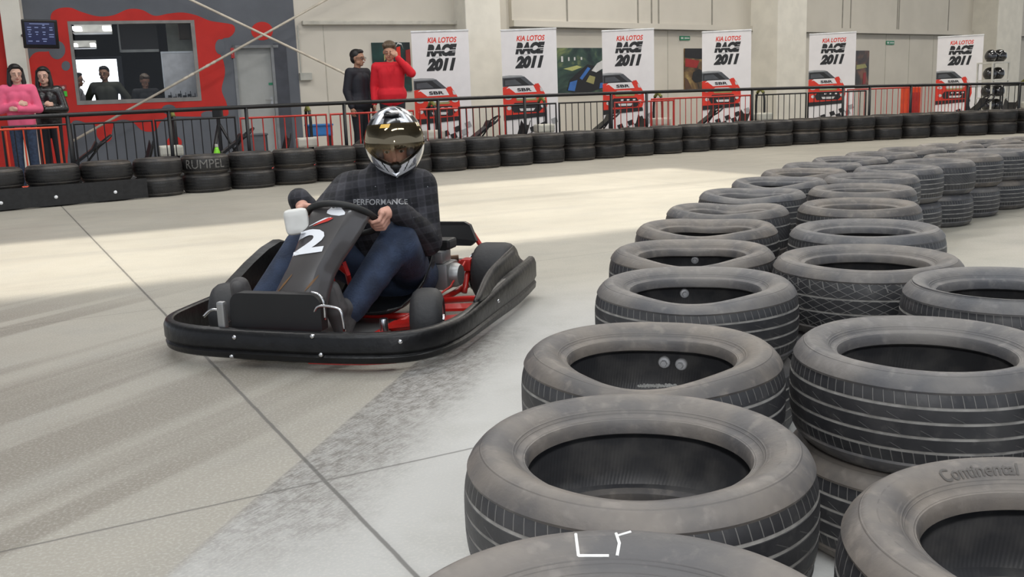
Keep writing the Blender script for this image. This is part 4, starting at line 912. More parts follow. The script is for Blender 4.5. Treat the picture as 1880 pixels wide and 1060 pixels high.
# red and white logo strokes above the number, and the orange marking low down
def stroke_geo(pts, w):
    v = []; f = []
    for i, (x, y) in enumerate(pts):
        k = w[i] if isinstance(w, (list, tuple)) else w; v += [(x, y - k), (x, y + k)]
    for i in range(len(pts) - 1): f.append([2 * i, 2 * i + 2, 2 * i + 3, 2 * i + 1])
    return v, f
lq = [(568, 418), (610, 410), (613, 399), (575, 404)]
decal_px('logo_mark', stroke_geo([(.0, .1), (.3, .5), (.6, .85), (.9, .95)], [.03, .10, .13, .04]), lq, m_wht, fo, bvF, .005)
decal_px('logo_mark', stroke_geo([(.2, .0), (.5, .35), (.8, .6), (1.0, .7)], [.04, .2, .3, .08]), lq, M('red_decal', (.55, .03, .02), .4), fo, bvF, .007)
decal_px('painted_reflection', stroke_geo([(0, .3), (.25, .5), (.7, .55), (1, .45)], [.12, .4, .4, .1]), [(600, 396), (632, 402), (636, 382), (604, 377)], m_wht, fo, bvF, .004)  # white reflection on the fairing top, painted as a flat shape
decal_px('orange_mark', stroke_geo([(0, 0), (.4, .5), (1, 1)], [.05, .16, .05]), [(508, 540), (535, 528), (537, 505), (512, 520)], M('orange_decal', (.16, .08, .03), .5), fo, bvF, .004)
decal_px('orange_mark', stroke_geo([(0, .1), (.5, .5), (1, .9)], [.15, .28, .12]), [(560, 535), (570, 533), (585, 505), (575, 507)], M('orange_decal', (0, 0, 0)), fo, bvF, .004)
# steering wheel and column
SWC = Vector((-.695, 4.085, .532)); SWN = Vector((.14, .52, .84)).normalized(); SWX = (KS - SWN * KS.dot(SWN)).normalized(); SWX = (SWX + SWN.cross(SWX) * .22).normalized(); SWY = SWN.cross(SWX); SWR = .145
def SW(a, r=SWR, h=0): return SWC + SWX * (math.cos(a) * r) + SWY * (math.sin(a) * r) + SWN * h
mb = MB(); mb.tube([SW(2 * PI * i / 40) for i in range(40)], .0135, 12, closed=True); sw = mb.build('steering_wheel', M('wheel_grip', (.012, .012, .012), .6), kart, smooth=True)
mb = MB(); mb.lathe([(0, -.01), (.05, -.01), (.055, 0), (.05, .012), (0, .014)], 24, 0, Matrix.Translation(SWC) @ SWN.to_track_quat('Z', 'Y').to_matrix().to_4x4())
for a in (.1, PI - .1, PI * 1.5): mb.tube([SW(a, .04), SW(a, SWR - .006)], .009)
mb.build('spokes', m_alu, sw, sharp=40)
mb = MB(); mb.tube([SWC, SWC - SWN * .0 + (K(.02, .22, .12) - SWC)], .012); mb.build('steering_column', m_steel, kart, smooth=True)
mb = MB(); mb.tube([K(.05, .52, .08), K(.06, .42, .30), FA + FAX * .2 - FN * .03], .012); mb.tube([K(-.12, .52, .08), K(-.08, .42, .30), FA + FAX * .2 - FN * .03], .012); mb.build('column_support', m_kred, kart, smooth=True)
# loose red strap by the knee
mb = MB(); a = at_y(610, 482, 3.98); b_ = at_y(622, 502, 3.98); c_ = at_y(638, 500, 4.0)
mb.poly([at_y(628, 483, 4.02), at_y(634, 480, 4.02), at_y(643, 505, 4.02), at_y(637, 507, 4.02)], (0, .012, .0)); mb.poly([at_y(608, 510, 4.0), at_y(612, 498, 4.0), at_y(616, 530, 4.0), at_y(609, 532, 4.0)], (0, .012, 0)); mb.build('red_hose', M('red_rubber', (.5, .01, .01), .5), kart)
# ================================================================== PEOPLE
def skin_mat(nm, c): return M(nm, c, .55, var=.06, scale=20.)
m_skin = skin_mat('skin', (.50, .27, .18)); m_skin2 = skin_mat('skin_tan', (.36, .19, .12)); m_skin3 = skin_mat('skin_pale', (.62, .38, .29))
def hand(mb, wrist, dirv, up, curl=.5, sc=1., side=1, spread=.0):
    """open hand: wrist point, direction of the fingers, palm normal 'up' (back of the hand)"""
    d = dirv.normalized(); n = (up - d * up.dot(d)).normalized(); s = d.cross(n) * side
    mb.capsule(wrist, wrist + d * .045 * sc, .024 * sc, .027 * sc)
    for i, (o, ln, r) in enumerate(((.030, .072, .0085), (.010, .080, .009), (-.010, .075, .0085), (-.029, .060, .0075))):
        b = wrist + d * .075 * sc + s * o * sc; mb.capsule(wrist + d * .03 * sc + s * o * .7 * sc, b, .013 * sc, .0115 * sc, 10); p = b; a = 0
        for k, f in enumerate((.42, .33, .25)):
            a += curl * (.6 + .35 * k); q = p + (d * math.cos(a) - n * math.sin(a)) * ln * f * sc; mb.capsule(p, q, r * sc, r * .92 * sc, 10); p = q
    t0 = wrist + d * .02 * sc + s * .022 * sc; t1 = t0 + (d * .7 + s * .7 - n * .2).normalized() * .035 * sc; t2 = t1 + (d * .85 + s * .25 - n * .45).normalized() * .03 * sc
    mb.capsule(t0, t1, .013 * sc, .011 * sc, 10); mb.capsule(t1, t2, .011 * sc, .009 * sc, 10)
def head_geo(mb, c, f, up, s=1.):
    """c centre of the skull, f the way the face looks, up the crown direction"""
    f = f.normalized(); up = (up - f * up.dot(f)).normalized(); x = f.cross(up)
    def q(a, b, d): return c + x * a * s + f * b * s + up * d * s
    mb.ell((0, 0, 0), (.074 * s, .092 * s, .095 * s), 20, 0, Matrix(((x.x, f.x, up.x, q(0, -.005, .025).x), (x.y, f.y, up.y, q(0, -.005, .025).y), (x.z, f.z, up.z, q(0, -.005, .025).z), (0, 0, 0, 1))))
    mb.capsule(q(0, .025, -.03), q(0, .048, -.075), .055 * s, .030 * s); mb.capsule(q(-.03, .02, -.055), q(.03, .02, -.055), .034 * s, .034 * s)
    mb.capsule(q(0, .085, .01), q(0, .108, -.028), .008 * s, .0125 * s, 10)                                 # nose
    mb.capsule(q(-.013, .088, -.052), q(.013, .088, -.052), .009 * s, .009 * s, 8)                          # lips
    for sd in (-1, 1): mb.capsule(q(sd * .074, -.006, .012), q(sd * .077, -.01, -.02), .012 * s, .009 * s, 8); mb.capsule(q(sd * .022, .083, .022), q(sd * .045, .074, .02), .009 * s, .008 * s, 8)
    return q
def eyes(q, parent, s=1., full=False):
    for sd in (-1, 1):
        mb = MB(); mb.ell(q(sd * .031, .0785, .002), (.010 * s, .010 * s, .0062 * s), 12); e = mb.build('eye', M('eye_white', (.7, .66, .62), .3), parent, smooth=True)
        mb = MB(); mb.ell(q(sd * .031, .0860, .002), .0055 * s, 10); mb.build('iris', M('dark_iris', (.03, .018, .01), .15), e, smooth=True)
        mb = MB(); mb.capsule(q(sd * .018, .088, .021), q(sd * .046, .078, .022), .0042 * s, .0032 * s, 6); mb.build('eyebrow', M('dark_hair', (.012, .009, .008), .6), parent, smooth=True)
    mb = MB(); mb.capsule(q(-.018, .094, -.052), q(.018, .094, -.052), .0042 * s, .0042 * s, 6); mb.build('lips', M('lips', (.36, .10, .09), .5), parent, smooth=True)
def person(name, label, loc, yaw, h, top, legs, hair, skin, arms, face=(0, -1, 0), slim=1., hairstyle='short', jacket_len=.92, shoes=(.02, .02, .02), legmat=None, lean=0., cat='person', glasses=False, topbump=0., topcols=None):
    """local frame: looks towards -y, standing on z=0. arms: {'l': (elbow, hand, palmdir, up, curl), ...} in metres for 1.75 m"""
    S = h / 1.75; Rz = Matrix.Rotation(yaw, 4, 'Z'); base = Matrix.Translation(loc) @ Rz @ Matrix.Scale(S, 4)
    def W(*p): return base @ Vector(p)
    def D(v): return (Rz @ Vector(v))
    root = thing(name, label, cat, loc)
    f = D(face); hc = W(0, -.012 + lean * -.1, 1.612)
    sh = .165 * slim + .02
    sl, sr = (sh, .0 - lean * .08, 1.405), (-sh, .0 - lean * .08, 1.405)
    b = MB(); q = head_geo(b, hc, f, Vector((0, 0, 1)), S * 1.11)
    b.capsule(W(0, .01, 1.44), W(0, -.0, 1.55), .052 * S, .05 * S)
    def torso(m, g):
        m.capsule(W(sr[0] * .82, sr[1], 1.39), W(sl[0] * .82, sl[1], 1.39), (.062 + g) * S, (.062 + g) * S)
        m.capsule(W(-.06 * slim, .0, 1.30), W(-.055 * slim, .0, 1.12), (.100 * slim + g) * S, (.09 * slim + g) * S); m.capsule(W(.06 * slim, .0, 1.30), W(.055 * slim, .0, 1.12), (.100 * slim + g) * S, (.09 * slim + g) * S)
        m.capsule(W(-.05, .0, 1.14), W(-.06, .0, .95), (.088 * slim + g) * S, (.105 * slim + g) * S); m.capsule(W(.05, .0, 1.14), W(.06, .0, .95), (.088 * slim + g) * S, (.105 * slim + g) * S)
    torso(b, 0)
    def leg(m, g, z1=.08):
        for sd in (-1, 1):
            m.capsule(W(sd * .085, 0, .93), W(sd * .095, -.01, .50), (.085 * slim + g) * S, (.056 + g) * S); m.capsule(W(sd * .095, -.01, .50), W(sd * .10, .015, z1), (.056 + g) * S, (.038 + g * 1.5) * S)
    leg(b, 0)
    for sd in (-1, 1): b.capsule(W(sd * .10, .02, .05), W(sd * .11, -.13, .035), .04 * S, .03 * S)
    for sd, k in ((1, 'l'), (-1, 'r')):
        el, hd, pd, up, cu = arms[k]; s0 = sl if sd > 0 else sr
        b.capsule(W(*s0), W(*el), .047 * S, .038 * S); b.capsule(W(*el), W(*hd), .038 * S, .025 * S); hand(b, W(*hd), D(pd), D(up), cu, S * .98, side=sd)
    body = voxel(b, .0085, 3); body.build('body', skin, root, smooth=True); eyes(q, root, S * 1.11)
    if glasses:
        mb = MB()
        for sd in (-1, 1): mb.tube([q(sd * .033 + .022 * math.cos(t), .100, .002 + .014 * math.sin(t)) for t in [2 * PI * i / 14 for i in range(14)]], .0025, 6, closed=True); mb.tube([q(sd * .055, .1, .004), q(sd * .078, .0, .01)], .0025, 6)
        mb.tube([q(-.011, .1, .004), q(.011, .1, .004)], .0025, 6); mb.build('glasses', M('black_plastic', (0, 0, 0)), root)
    # clothes
    t = MB(); torso(t, .026); 
    t.capsule(W(-.06 * slim, .0, jacket_len + .09), W(.06 * slim, 0, jacket_len + .09), (.11 * slim + .03) * S, (.11 * slim + .03) * S)
    t.capsule(W(0, .02, 1.40), W(0, .02, 1.435), .08 * S, .07 * S)
    for sd, k in ((1, 'l'), (-1, 'r')):
        el, hd = arms[k][0], arms[k][1]; s0 = sl if sd > 0 else sr; a = W(*el); c = W(*hd); c2 = a.lerp(c, .93)
        t.capsule(W(*s0), a, .074 * S, .064 * S); t.capsule(a, c2, .064 * S, .046 * S)
        dd = (c2 - a).normalized()
        for w_ in (.25, .5, .75): t.capsule(a.lerp(c2, w_), a.lerp(c2, w_) + dd * .01, .054 * S, .05 * S)
    tv = voxel(t, .010, 9); tv.build('top', top, root, smooth=True)
    l_ = MB(); leg(l_, .014, .07); l_.capsule(W(-.055, 0, .95), W(.055, 0, .95), .118 * S * slim, .118 * S * slim); voxel(l_, .010, 2).build('trousers', legs, root, smooth=True)
    for sd in (-1, 1):
        mb = MB(); mb.capsule(W(sd * .10, .03, .045), W(sd * .113, -.14, .038), .045 * S, .037 * S); mb.capsule(W(sd * .10, .02, .05), W(sd * .10, .02, .10), .045 * S, .046 * S); v = voxel(mb, .009, 2); 
        for p in v.v: p.z = max(p.z, .002)
        v.build('shoe', M('shoe_dark', shoes, .5), root, smooth=True)
    # hair
    hm = MB(); X, Y_, Z = q(1, 0, 0) - q(0, 0, 0), q(0, 1, 0) - q(0, 0, 0), q(0, 0, 1) - q(0, 0, 0)
    hm.ell(q(0, -.016, .044), tuple([.083 * S * 1.11, .094 * S * 1.11, .088 * S * 1.11]), 20, 0, None) if False else None
    def he(c, r): hm.ell((0, 0, 0), [k * S * 1.11 for k in r], 18, 0, Matrix(((X.normalized().x, Y_.normalized().x, Z.normalized().x, c.x), (X.normalized().y, Y_.normalized().y, Z.normalized().y, c.y), (X.normalized().z, Y_.normalized().z, Z.normalized().z, c.z), (0, 0, 0, 1))))
    he(q(0, -.022, .052), (.082, .094, .082)); he(q(0, .035, .092), (.062, .052, .034)); he(q(0, -.05, .0), (.074, .055, .07))
    if hairstyle == 'long':
        for sd in (-1, 1):
            hm.capsule(q(sd * .066, -.0, .06), q(sd * .083, .01, -.10), .030 * S, .034 * S); hm.capsule(q(sd * .083, .01, -.10), q(sd * .075, .025, -.19), .034 * S, .022 * S); hm.capsule(q(sd * .02, .055, .105), q(sd * .072, .035, .05), .02 * S, .014 * S)
        hm.capsule(q(0, -.07, .05), q(0, -.07, -.17), .07 * S, .06 * S)
    elif hairstyle == 'bushy': he(q(0, -.015, .075), (.092, .098, .075)); he(q(.05, .03, .09), (.04, .05, .035)); he(q(-.05, .03, .09), (.04, .05, .035))
    voxel(hm, .008, 2).build('hair', M(hair[0], hair[1], .5, var=.3, scale=60.), root, smooth=True)
    return root, W, D, q
H_BLACK = ('black_hair', (.010, .008, .008)); H_BROWN = ('brown_hair', (.10, .07, .045))
m_jean = M('blue_denim', (.028, .045, .085), .85, var=.25, scale=30., bump=.3, bscale=200.); m_dark = M('dark_cloth', (.012, .013, .018), .8, bump=.2)
ARM_HANG = {'l': ((.25, .04, 1.13), (.26, -.05, .88), (0, -.1, -1), (1, 0, 0), .35), 'r': ((-.25, .04, 1.13), (-.26, -.05, .88), (0, -.1, -1), (-1, 0, 0), .35)}
ARM_CROSS = {'l': ((.24, -.03, 1.13), (.0, -.20, 1.13), (-1, .1, .15), (0, -1, .2), .5), 'r': ((-.24, -.03, 1.13), (.0, -.18, 1.20), (1, .15, .1), (0, -1, .3), .6)}
def foot_at(px, Y): p = at_y(px, 300, Y); return Vector((p.x, Y, 0))
pp = person('person', 'woman in a pink hooded sweatshirt with crossed arms behind the far left railing', foot_at(50, 13.3), .35, 1.66, M('pink_fleece', (.78, .13, .24), .9, var=.08, bump=.15), m_jean, H_BLACK, m_skin3, ARM_CROSS, slim=.92, hairstyle='long', face=(.25, -1, -.08))
pp = person('person', 'woman in a black leather jacket with crossed arms beside the woman in pink', foot_at(100, 13.85), .2, 1.64, M('black_leather', (.014, .013, .013), .28, bump=.5, bscale=30., coat=.3), m_dark, H_BLACK, m_skin3, ARM_CROSS, slim=.9, hairstyle='long', face=(.05, -1, -.05))
pp = person('person', 'man in a dark jacket seen from the side beside the dark racing poster', foot_at(668, 16.05), 1.05, 1.83, M('navy_jacket', (.010, .011, .018), .75, bump=.3, bscale=20.), m_dark, H_BLACK, m_skin2, ARM_HANG, slim=1.1, face=(.2, -1, 0), glasses=True, jacket_len=.86)
A = {'l': ((.30, -.12, 1.30), (.10, -.15, 1.53), (-.6, -.2, .8), (.4, -1, 0), .9), 'r': ARM_HANG['r']}
m_redh = M('red_fleece', (.62, .012, .025), .85, var=.08, bump=.2, bscale=15.)
pp = person('person', 'man in a red hooded sweatshirt holding a hand to his face', foot_at(727, 16.05), .12, 1.92, m_redh, m_dark, H_BROWN, m_skin, A, slim=1.12, hairstyle='bushy', face=(-.1, -1, -.15))
root, W, D, q = pp
mb = MB(); mb.tube([W(-.05, -.13, 1.40), W(-.03, -.155, 1.34), W(-.03, -.16, 1.27)], .004, 6); mb.tube([W(.05, -.13, 1.40), W(.03, -.155, 1.34), W(.03, -.16, 1.27)], .004, 6); mb.build('hood_cords', m_redh, root)
# three people in the office
def office(px, back, h, z0=0.): p = GW.P(GW.px(px, 150, -back)[0], 0, -back); p.z = 0; return p
ARM_HIP = {'l': ((.36, .05, 1.16), (.20, .0, .98), (-.6, -.4, -.5), (0, .6, 1), .5), 'r': ((-.36, .05, 1.16), (-.20, .0, .98), (.6, -.4, -.5), (0, .6, 1), .5)}
person('person', 'man with hands on hips standing dark against the bright office window', office(193, 1.7, 1.8), .1, 1.84, M('khaki_shirt', (.06, .062, .045), .85), m_dark, H_BLACK, m_skin2, ARM_HIP, slim=1.12)
person('person', 'man in a pale grey top at the left end of the office window', office(141, 1.3, 1.7), 1.9, 1.72, M('pale_grey_shirt', (.36, .35, .37), .85), m_dark, H_BLACK, m_skin2, ARM_HANG, slim=.95)
person('person', 'man in dark clothes looking down inside the office, left of the whiteboard', office(266, 1.2, 1.7), .5, 1.66, M('dark_grey_shirt', (.03, .03, .034), .85), m_dark, ('light_brown_hair', (.09, .06, .04)), m_skin, ARM_HANG, slim=1.0, face=(.3, -1, -.45))

# ---------------------------------------------------------------- the driver
drv = thing('person', 'go-kart driver in a full-face helmet, dark checked shirt and blue jeans', 'person', K(.30, .95, .1))
def V3(*a): return Vector(a)
HC = V3(-.492, 4.36, .828)
shR, shL = V3(-.715, 4.42, .625), V3(-.400, 4.44, .625)
elR, elL = V3(-.835, 4.22, .49), V3(-.378, 4.38, .395)
hipR, hipL = V3(-.62, 4.64, .19), V3(-.475, 4.61, .19)
knR, knL = V3(-.92, 4.30, .385), V3(-.480, 4.17, .425)
anR, anL = V3(-1.075, 4.11, .175), V3(-.675, 4.01, .165)
aL = -.10; aR = PI + .05                                       # grip angles on the wheel
b = MB(); fdir = V3(.08, -1, -.12).normalized(); upv = V3(-.03, 0, 1)
qd = head_geo(b, HC + V3(.0, -.022, -.026), fdir, upv, 1.0)
b.capsule(HC + V3(-.02, .04, -.09), V3(-.555, 4.45, .64), .055, .058)
b.capsule(shR.lerp(shL, .15), shR.lerp(shL, .85), .07, .07); b.capsule(V3(-.61, 4.46, .55), V3(-.58, 4.61, .28), .105, .10); b.capsule(V3(-.50, 4.46, .55), V3(-.50, 4.60, .28), .105, .10); b.capsule(hipR, hipL, .11, .11)
def grip(mb, a, sgn, wrist):
    """fingers wrap round the rim from outside, thumb along the rim on the driver's side"""
    c = SW(a); rad = (c - SWC).normalized(); tan = SWN.cross(rad); pw = c + rad * .030 + SWN * .030
    palm = c + rad * .034 + SWN * .012
    mb.capsule(wrist, pw, .026, .028)
    for i, (o, r) in enumerate(((.033, .0098), (.011, .0102), (-.011, .0098), (-.032, .0088))):
        k0 = SW(a + (o) / SWR, SWR + .040, .012); k1 = SW(a + o / SWR, SWR + .030, -.020); k2 = SW(a + o / SWR, SWR + .0, -.027); k3 = SW(a + o / SWR, SWR - .022, -.012)
        mb.capsule(pw, k0, .018, .0135, 10); mb.capsule(k0, k1, r * 1.12, r * 1.05, 10); mb.capsule(k1, k2, r * 1.05, r, 10); mb.capsule(k2, k3, r, r * .9, 10)
    t0 = SW(a + .2, SWR + .02, .03); t1 = SW(a + .33, SWR - .005, .024); t2 = SW(a + .48, SWR - .012, .018)
    mb.capsule(pw, t0, .017, .013, 10); mb.capsule(t0, t1, .012, .011, 10); mb.capsule(t1, t2, .011, .009, 10)
wrL = SW(aL, SWR + .075, .060) + V3(.0, .02, -.01); wrR = SW(aR, SWR + .060, .070) + V3(.0, .02, 0)
for s_, e_, w_ in ((shR, elR, wrR), (shL, elL, wrL)): b.capsule(s_, e_, .05, .042); b.capsule(e_, w_, .042, .028)
for h_, k_, n_ in ((hipR, knR, anR), (hipL, knL, anL)): b.capsule(h_, k_, .082, .058); b.capsule(k_, n_, .056, .038)
grip(b, aL, 1, wrL); grip(b, aR, -1, wrR); body = voxel(b, .0042, 3)
o = body.build('body', M('driver_skin', (.60, .32, .24), .5, var=.08, scale=25.), drv, smooth=True)
for sd in (-1, 1):
    e_ = MB(); e_.ell(qd(sd * .031, .0785, .002), (.0125, .0100, .0060), 14); eo = e_.build('eye', M('eye_white', (0, 0, 0)), drv, smooth=True)
    e_ = MB(); e_.ell(qd(sd * .031, .0868, .002), .0060, 12); e_.build('iris', M('dark_iris', (0, 0, 0)), eo, smooth=True)
    e_ = MB(); e_.capsule(qd(sd * .016, .099, .018), qd(sd * .050, .083, .021), .005, .0035, 8); e_.build('eyebrow', M('dark_hair', (0, 0, 0)), drv, smooth=True)
# shirt
def plaid():
    m, nt, bs = principled('dark_checked_cloth'); tc = N(nt, 'ShaderNodeTexCoord'); mp = N(nt, 'ShaderNodeMapping'); mp.inputs['Rotation'].default_value = (.05, .12, .2); L(nt, tc.outputs['Object'], mp.inputs[0])
    s = N(nt, 'ShaderNodeSeparateXYZ'); L(nt, mp.outputs[0], s.inputs[0])
    def st(v, f, a, b_): return ramp(nt, mathn(nt, 'SINE', mathn(nt, 'MULTIPLY', v, f)), a, b_)
    A_ = st(s.outputs[0], 78., .1, .5); B_ = st(s.outputs[2], 78., .1, .5); C_ = st(s.outputs[0], 235., .5, .95); D_ = st(s.outputs[2], 235., .5, .95)
    k = mathn(nt, 'ADD', mathn(nt, 'MULTIPLY', mathn(nt, 'ADD', A_, B_), .36), mathn(nt, 'MULTIPLY', mathn(nt, 'MAXIMUM', C_, D_), .22))
    nz = N(nt, 'ShaderNodeTexNoise', i_Scale=70., i_Detail=2.); L(nt, tc.outputs['Object'], nz.inputs['Vector'])
    col = mixc(nt, k, (.006, .006, .009), (.046, .045, .055)); col = mixc(nt, ramp(nt, nz.outputs[0], .74, .78), col, (.3, .3, .32))
    L(nt, col, bs.inputs['Base Color']); bs.inputs['Roughness'].default_value = .8
    n2 = N(nt, 'ShaderNodeTexNoise', i_Scale=16., i_Detail=3.); L(nt, tc.outputs['Object'], n2.inputs['Vector']); bp = N(nt, 'ShaderNodeBump', i_Strength=.5, i_Distance=.02); L(nt, n2.outputs[0], bp.inputs['Height']); L(nt, bp.outputs[0], bs.inputs['Normal']); return m
m_plaid = plaid()
t = MB()
t.capsule(shR.lerp(shL, .08), shR.lerp(shL, .92), .088, .088); t.capsule(V3(-.625, 4.44, .54), V3(-.60, 4.58, .30), .128, .122); t.capsule(V3(-.48, 4.44, .54), V3(-.475, 4.58, .30), .128, .122)
t.capsule(V3(-.62, 4.62, .22), V3(-.475, 4.60, .22), .122, .118); t.capsule(V3(-.57, 4.46, .66), V3(-.54, 4.43, .71), .09, .08)
for s_, e_, w_ in ((shR, elR, wrR), (shL, elL, wrL)):
    w2 = e_.lerp(w_, .98); t.capsule(s_, e_, .082, .070); t.capsule(e_, w2, .068, .050)
    for k in range(4): pz = e_.lerp(w2, .1 + .22 * k); t.capsule(pz, pz + (w2 - e_).normalized() * .012, .070 - .004 * k, .064 - .004 * k)
    t.ell(e_ + V3(0, .01, -.01), (.075, .075, .075), 14)
tv = voxel(t, .010, 4); bvT = bvh_of(tv); shirt = tv.build('shirt', m_plaid, drv, smooth=True)
g = text_geo('PERFORMANCE', .012)
m_pr = M('silver_print', (.30, .30, .31), .5)
decal_px('chest_lettering', g, [(648, 377), (748, 376), (748, 366), (648, 366)], m_pr, shirt, bvT, .003, 1)
# white padded cuff on the driver's right wrist
mb = MB(); c = at_y(545, 407, 3.98); mb.box((0, 0, 0), (.098, .06, .105), Matrix.Translation(c) @ Matrix.Rotation(.2, 4, 'Z') @ Matrix.Rotation(-.1, 4, 'Y'), 0, .022); cv = voxel(mb, .005, 2); cv.build('wrist_pad', M('white_padding', (.72, .71, .68), .7), drv, smooth=True)
# jeans
t = MB(); t.capsule(hipR, hipL, .128, .128)
for h_, k_, n_ in ((hipR, knR, anR), (hipL, knL, anL)):
    n2 = k_.lerp(n_, 1.02); t.capsule(h_, k_, .105, .084); t.capsule(k_, n2, .082, .062)
    for k in range(5): pz = k_.lerp(n2, .12 + .2 * k); t.capsule(pz + V3(.004, 0, 0), pz + (n2 - k_).normalized() * .012, .080 - .004 * k, .074 - .004 * k)
t.capsule(hipL + V3(.0, -.02, .01), knL + V3(.01, 0, -.03), .10, .083)
voxel(t, .010, 4).build('jeans', M('driver_denim', (.024, .037, .072), .85, var=.3, scale=12., bump=.35, bscale=120.), drv, smooth=True)
# shoes: heels low, toes up against the pedals
m_suede = M('grey_suede_shoe', (.075, .07, .07), .8, var=.2, scale=30.)
for an, toe in ((anL, V3(-.735, 3.90, .272)), (anR, V3(-1.125, 3.99, .285))):
    heel = an + V3(-.03, -.04, -.085); heel.z = max(heel.z, .085); mid = heel.lerp(toe, .55) + V3(0, -.012, -.005)
    t = MB(); t.capsule(an + V3(0, 0, .02), heel, .048, .040); t.capsule(heel, mid, .040, .042); t.capsule(mid + KS * .010, toe + KS * .006, .040, .034); t.capsule(mid - KS * .012, toe - KS * .01, .040, .032); t.capsule(an, mid, .045, .04)
    s_ = voxel(t, .007, 3).build('shoe', m_suede, drv, smooth=True)
    t = MB(); dn = V3(-.1, -.85, -.3).normalized(); t.capsule(heel + dn * .022, mid + dn * .022, .032, .036); t.capsule(mid + dn * .022, toe + dn * .018, .037, .030); voxel(t, .007, 2).build('sole', M('shoe_sole', (.07, .066, .066), .7), s_, smooth=True)
# helmet
hx = fdir.cross(upv).normalized(); hz_ = hx.cross(fdir).normalized(); HM = Matrix(((hx.x, -fdir.x, hz_.x, HC.x), (hx.y, -fdir.y, hz_.y, HC.y), (hx.z, -fdir.z, hz_.z, HC.z), (0, 0, 0, 1)))
# local helmet frame: x to the picture's left/right, -y forward, z up
def hsurf(az, el, g=0.):
    """az 0 = straight ahead, el -90..90"""
    ca, sa, ce, se = math.cos(az), math.sin(az), math.cos(el), math.sin(el)
    a, b_, c = .131 + g, (.150 if ca > 0 else .150) + g, (.158 if se > 0 else .158) + g
    x, y, z = a * sa * ce, -b_ * ca * ce, c * se
    if se < 0:
        fwd = max(0, ca); k = min(1, -z / .158)
        x *= 1 - .50 * (k ** 1.5) * (.25 + .75 * fwd); y = y * (1 - .10 * k) - (.030 * k * fwd * (1 - .2 * k))
        if ca < 0: y *= (1 - .12 * k)
    return V3(x, y, z)
def port_lo(az): return math.radians(-28 + 27 * min(1, abs(az) / 1.15) ** 1.6)
def port_hi(az): return math.radians(36 - 6 * min(1, abs(az) / 1.2) ** 2)
AZM = 1.22
m_sil = M('helmet_silver', (.38, .39, .42), .22, .45, coat=.6); m_hblk = M('helmet_black', (.012, .012, .014), .2, coat=.6); m_hwht = M('helmet_white', (.80, .81, .84), .25, coat=.6, var=.02)
mb = MB(); na, ne = 200, 120; E0, E1 = math.radians(-62), PI / 2
vs = [hsurf(-PI + 2 * PI * j / na, E0 + (E1 - E0) * i / ne) for i in range(ne + 1) for j in range(na)]
fs = []; ms = []
for i in range(ne):
    for j in range(na):
        az = -PI + 2 * PI * (j + .5) / na; el = E0 + (E1 - E0) * (i + .5) / ne
        if abs(az) < AZM and port_lo(az) < el < port_hi(az): continue
        mi = 0; ed = math.degrees(el); aa = abs(az)
        if el >= port_hi(0) - .06:                                      # crown: silver with black flames
            wv = math.sin(az * 3.0 + .4) * 8; mi = 2 if (.62 < aa < .78) else 1 if (aa < .50 and ed < 60 + wv and (ed > 50 or aa < .38)) or (aa > 1.0 and ed < 52 + wv) or (ed > 70 + wv and ed < 78) else 0
        else:
            lo = math.degrees(port_lo(az)); t_d = lo - ed
            if aa > AZM: mi = 2 if -30 < ed < -4 and aa < AZM + .12 else (0 if ed > -4 + 10 * math.sin(az * 2) else 1)
            else:
                tri = max(0, .30 * (1 - t_d / 30.)); e2 = aa - tri
                if t_d < 2.2: mi = 2
                elif e2 < 0: mi = 1
                elif e2 < .10: mi = 2
                elif ed < -50 + aa * 14 and ed > -58 + aa * 14: mi = 2
                elif ed <= -58 + aa * 14: mi = 1
                else: mi = 1 if abs(e2 - .30 - t_d * .004) < .035 else (2 if e2 < .62 else 0)
        fs.append((i * na + j, i * na + (j + 1) % na, (i + 1) * na + (j + 1) % na, (i + 1) * na + j)); ms.append(mi)
mb.add(vs, fs, 0, HM); mb.m = ms
hel = mb.build('helmet', [m_sil, m_hblk, m_hwht], drv, sharp=50); md = hel.modifiers.new('th', 'SOLIDIFY'); md.thickness = .014; md.offset = -1
# rubber edge of the eye port, padding
mb = MB(); edge = [hsurf(-AZM + 2 * AZM * k / 30, port_lo(-AZM + 2 * AZM * k / 30), .001) for k in range(31)] + [hsurf(AZM - 2 * AZM * k / 30, port_hi(AZM - 2 * AZM * k / 30), .001) for k in range(31)]
mb.tube([HM @ p for p in edge], .005, 8, closed=True); mb.build('port_seal', M('black_rubber', (.008, .008, .008), .6), hel, smooth=True)
for sd in (-1, 1):
    mb = MB(); mb.ell((0, 0, 0), (.020, .036, .042), 16, 0, HM @ Matrix.Translation((sd * .070, -.070, -.045)) @ Matrix.Rotation(sd * -.2, 4, 'Y')); mb.build('cheek_pad', M('grey_padding', (.24, .24, .27), .9), hel, smooth=True)
mb = MB(); mb.ell((0, 0, 0), (.026, .030, .018), 16, 0, HM @ Matrix.Translation((0, -.122, -.080))); mb.build('nose_guard', M('black_rubber', (0, 0, 0)), hel, smooth=True)
mb = MB(); mb.poly([HM @ p for p in (V3(-.018, -.170, -.098), V3(0, -.175, -.115), V3(.018, -.170, -.098), V3(0, -.173, -.104))], HM.to_3x3() @ V3(0, .004, 0)); mb.build('chin_emblem', m_steel, hel)
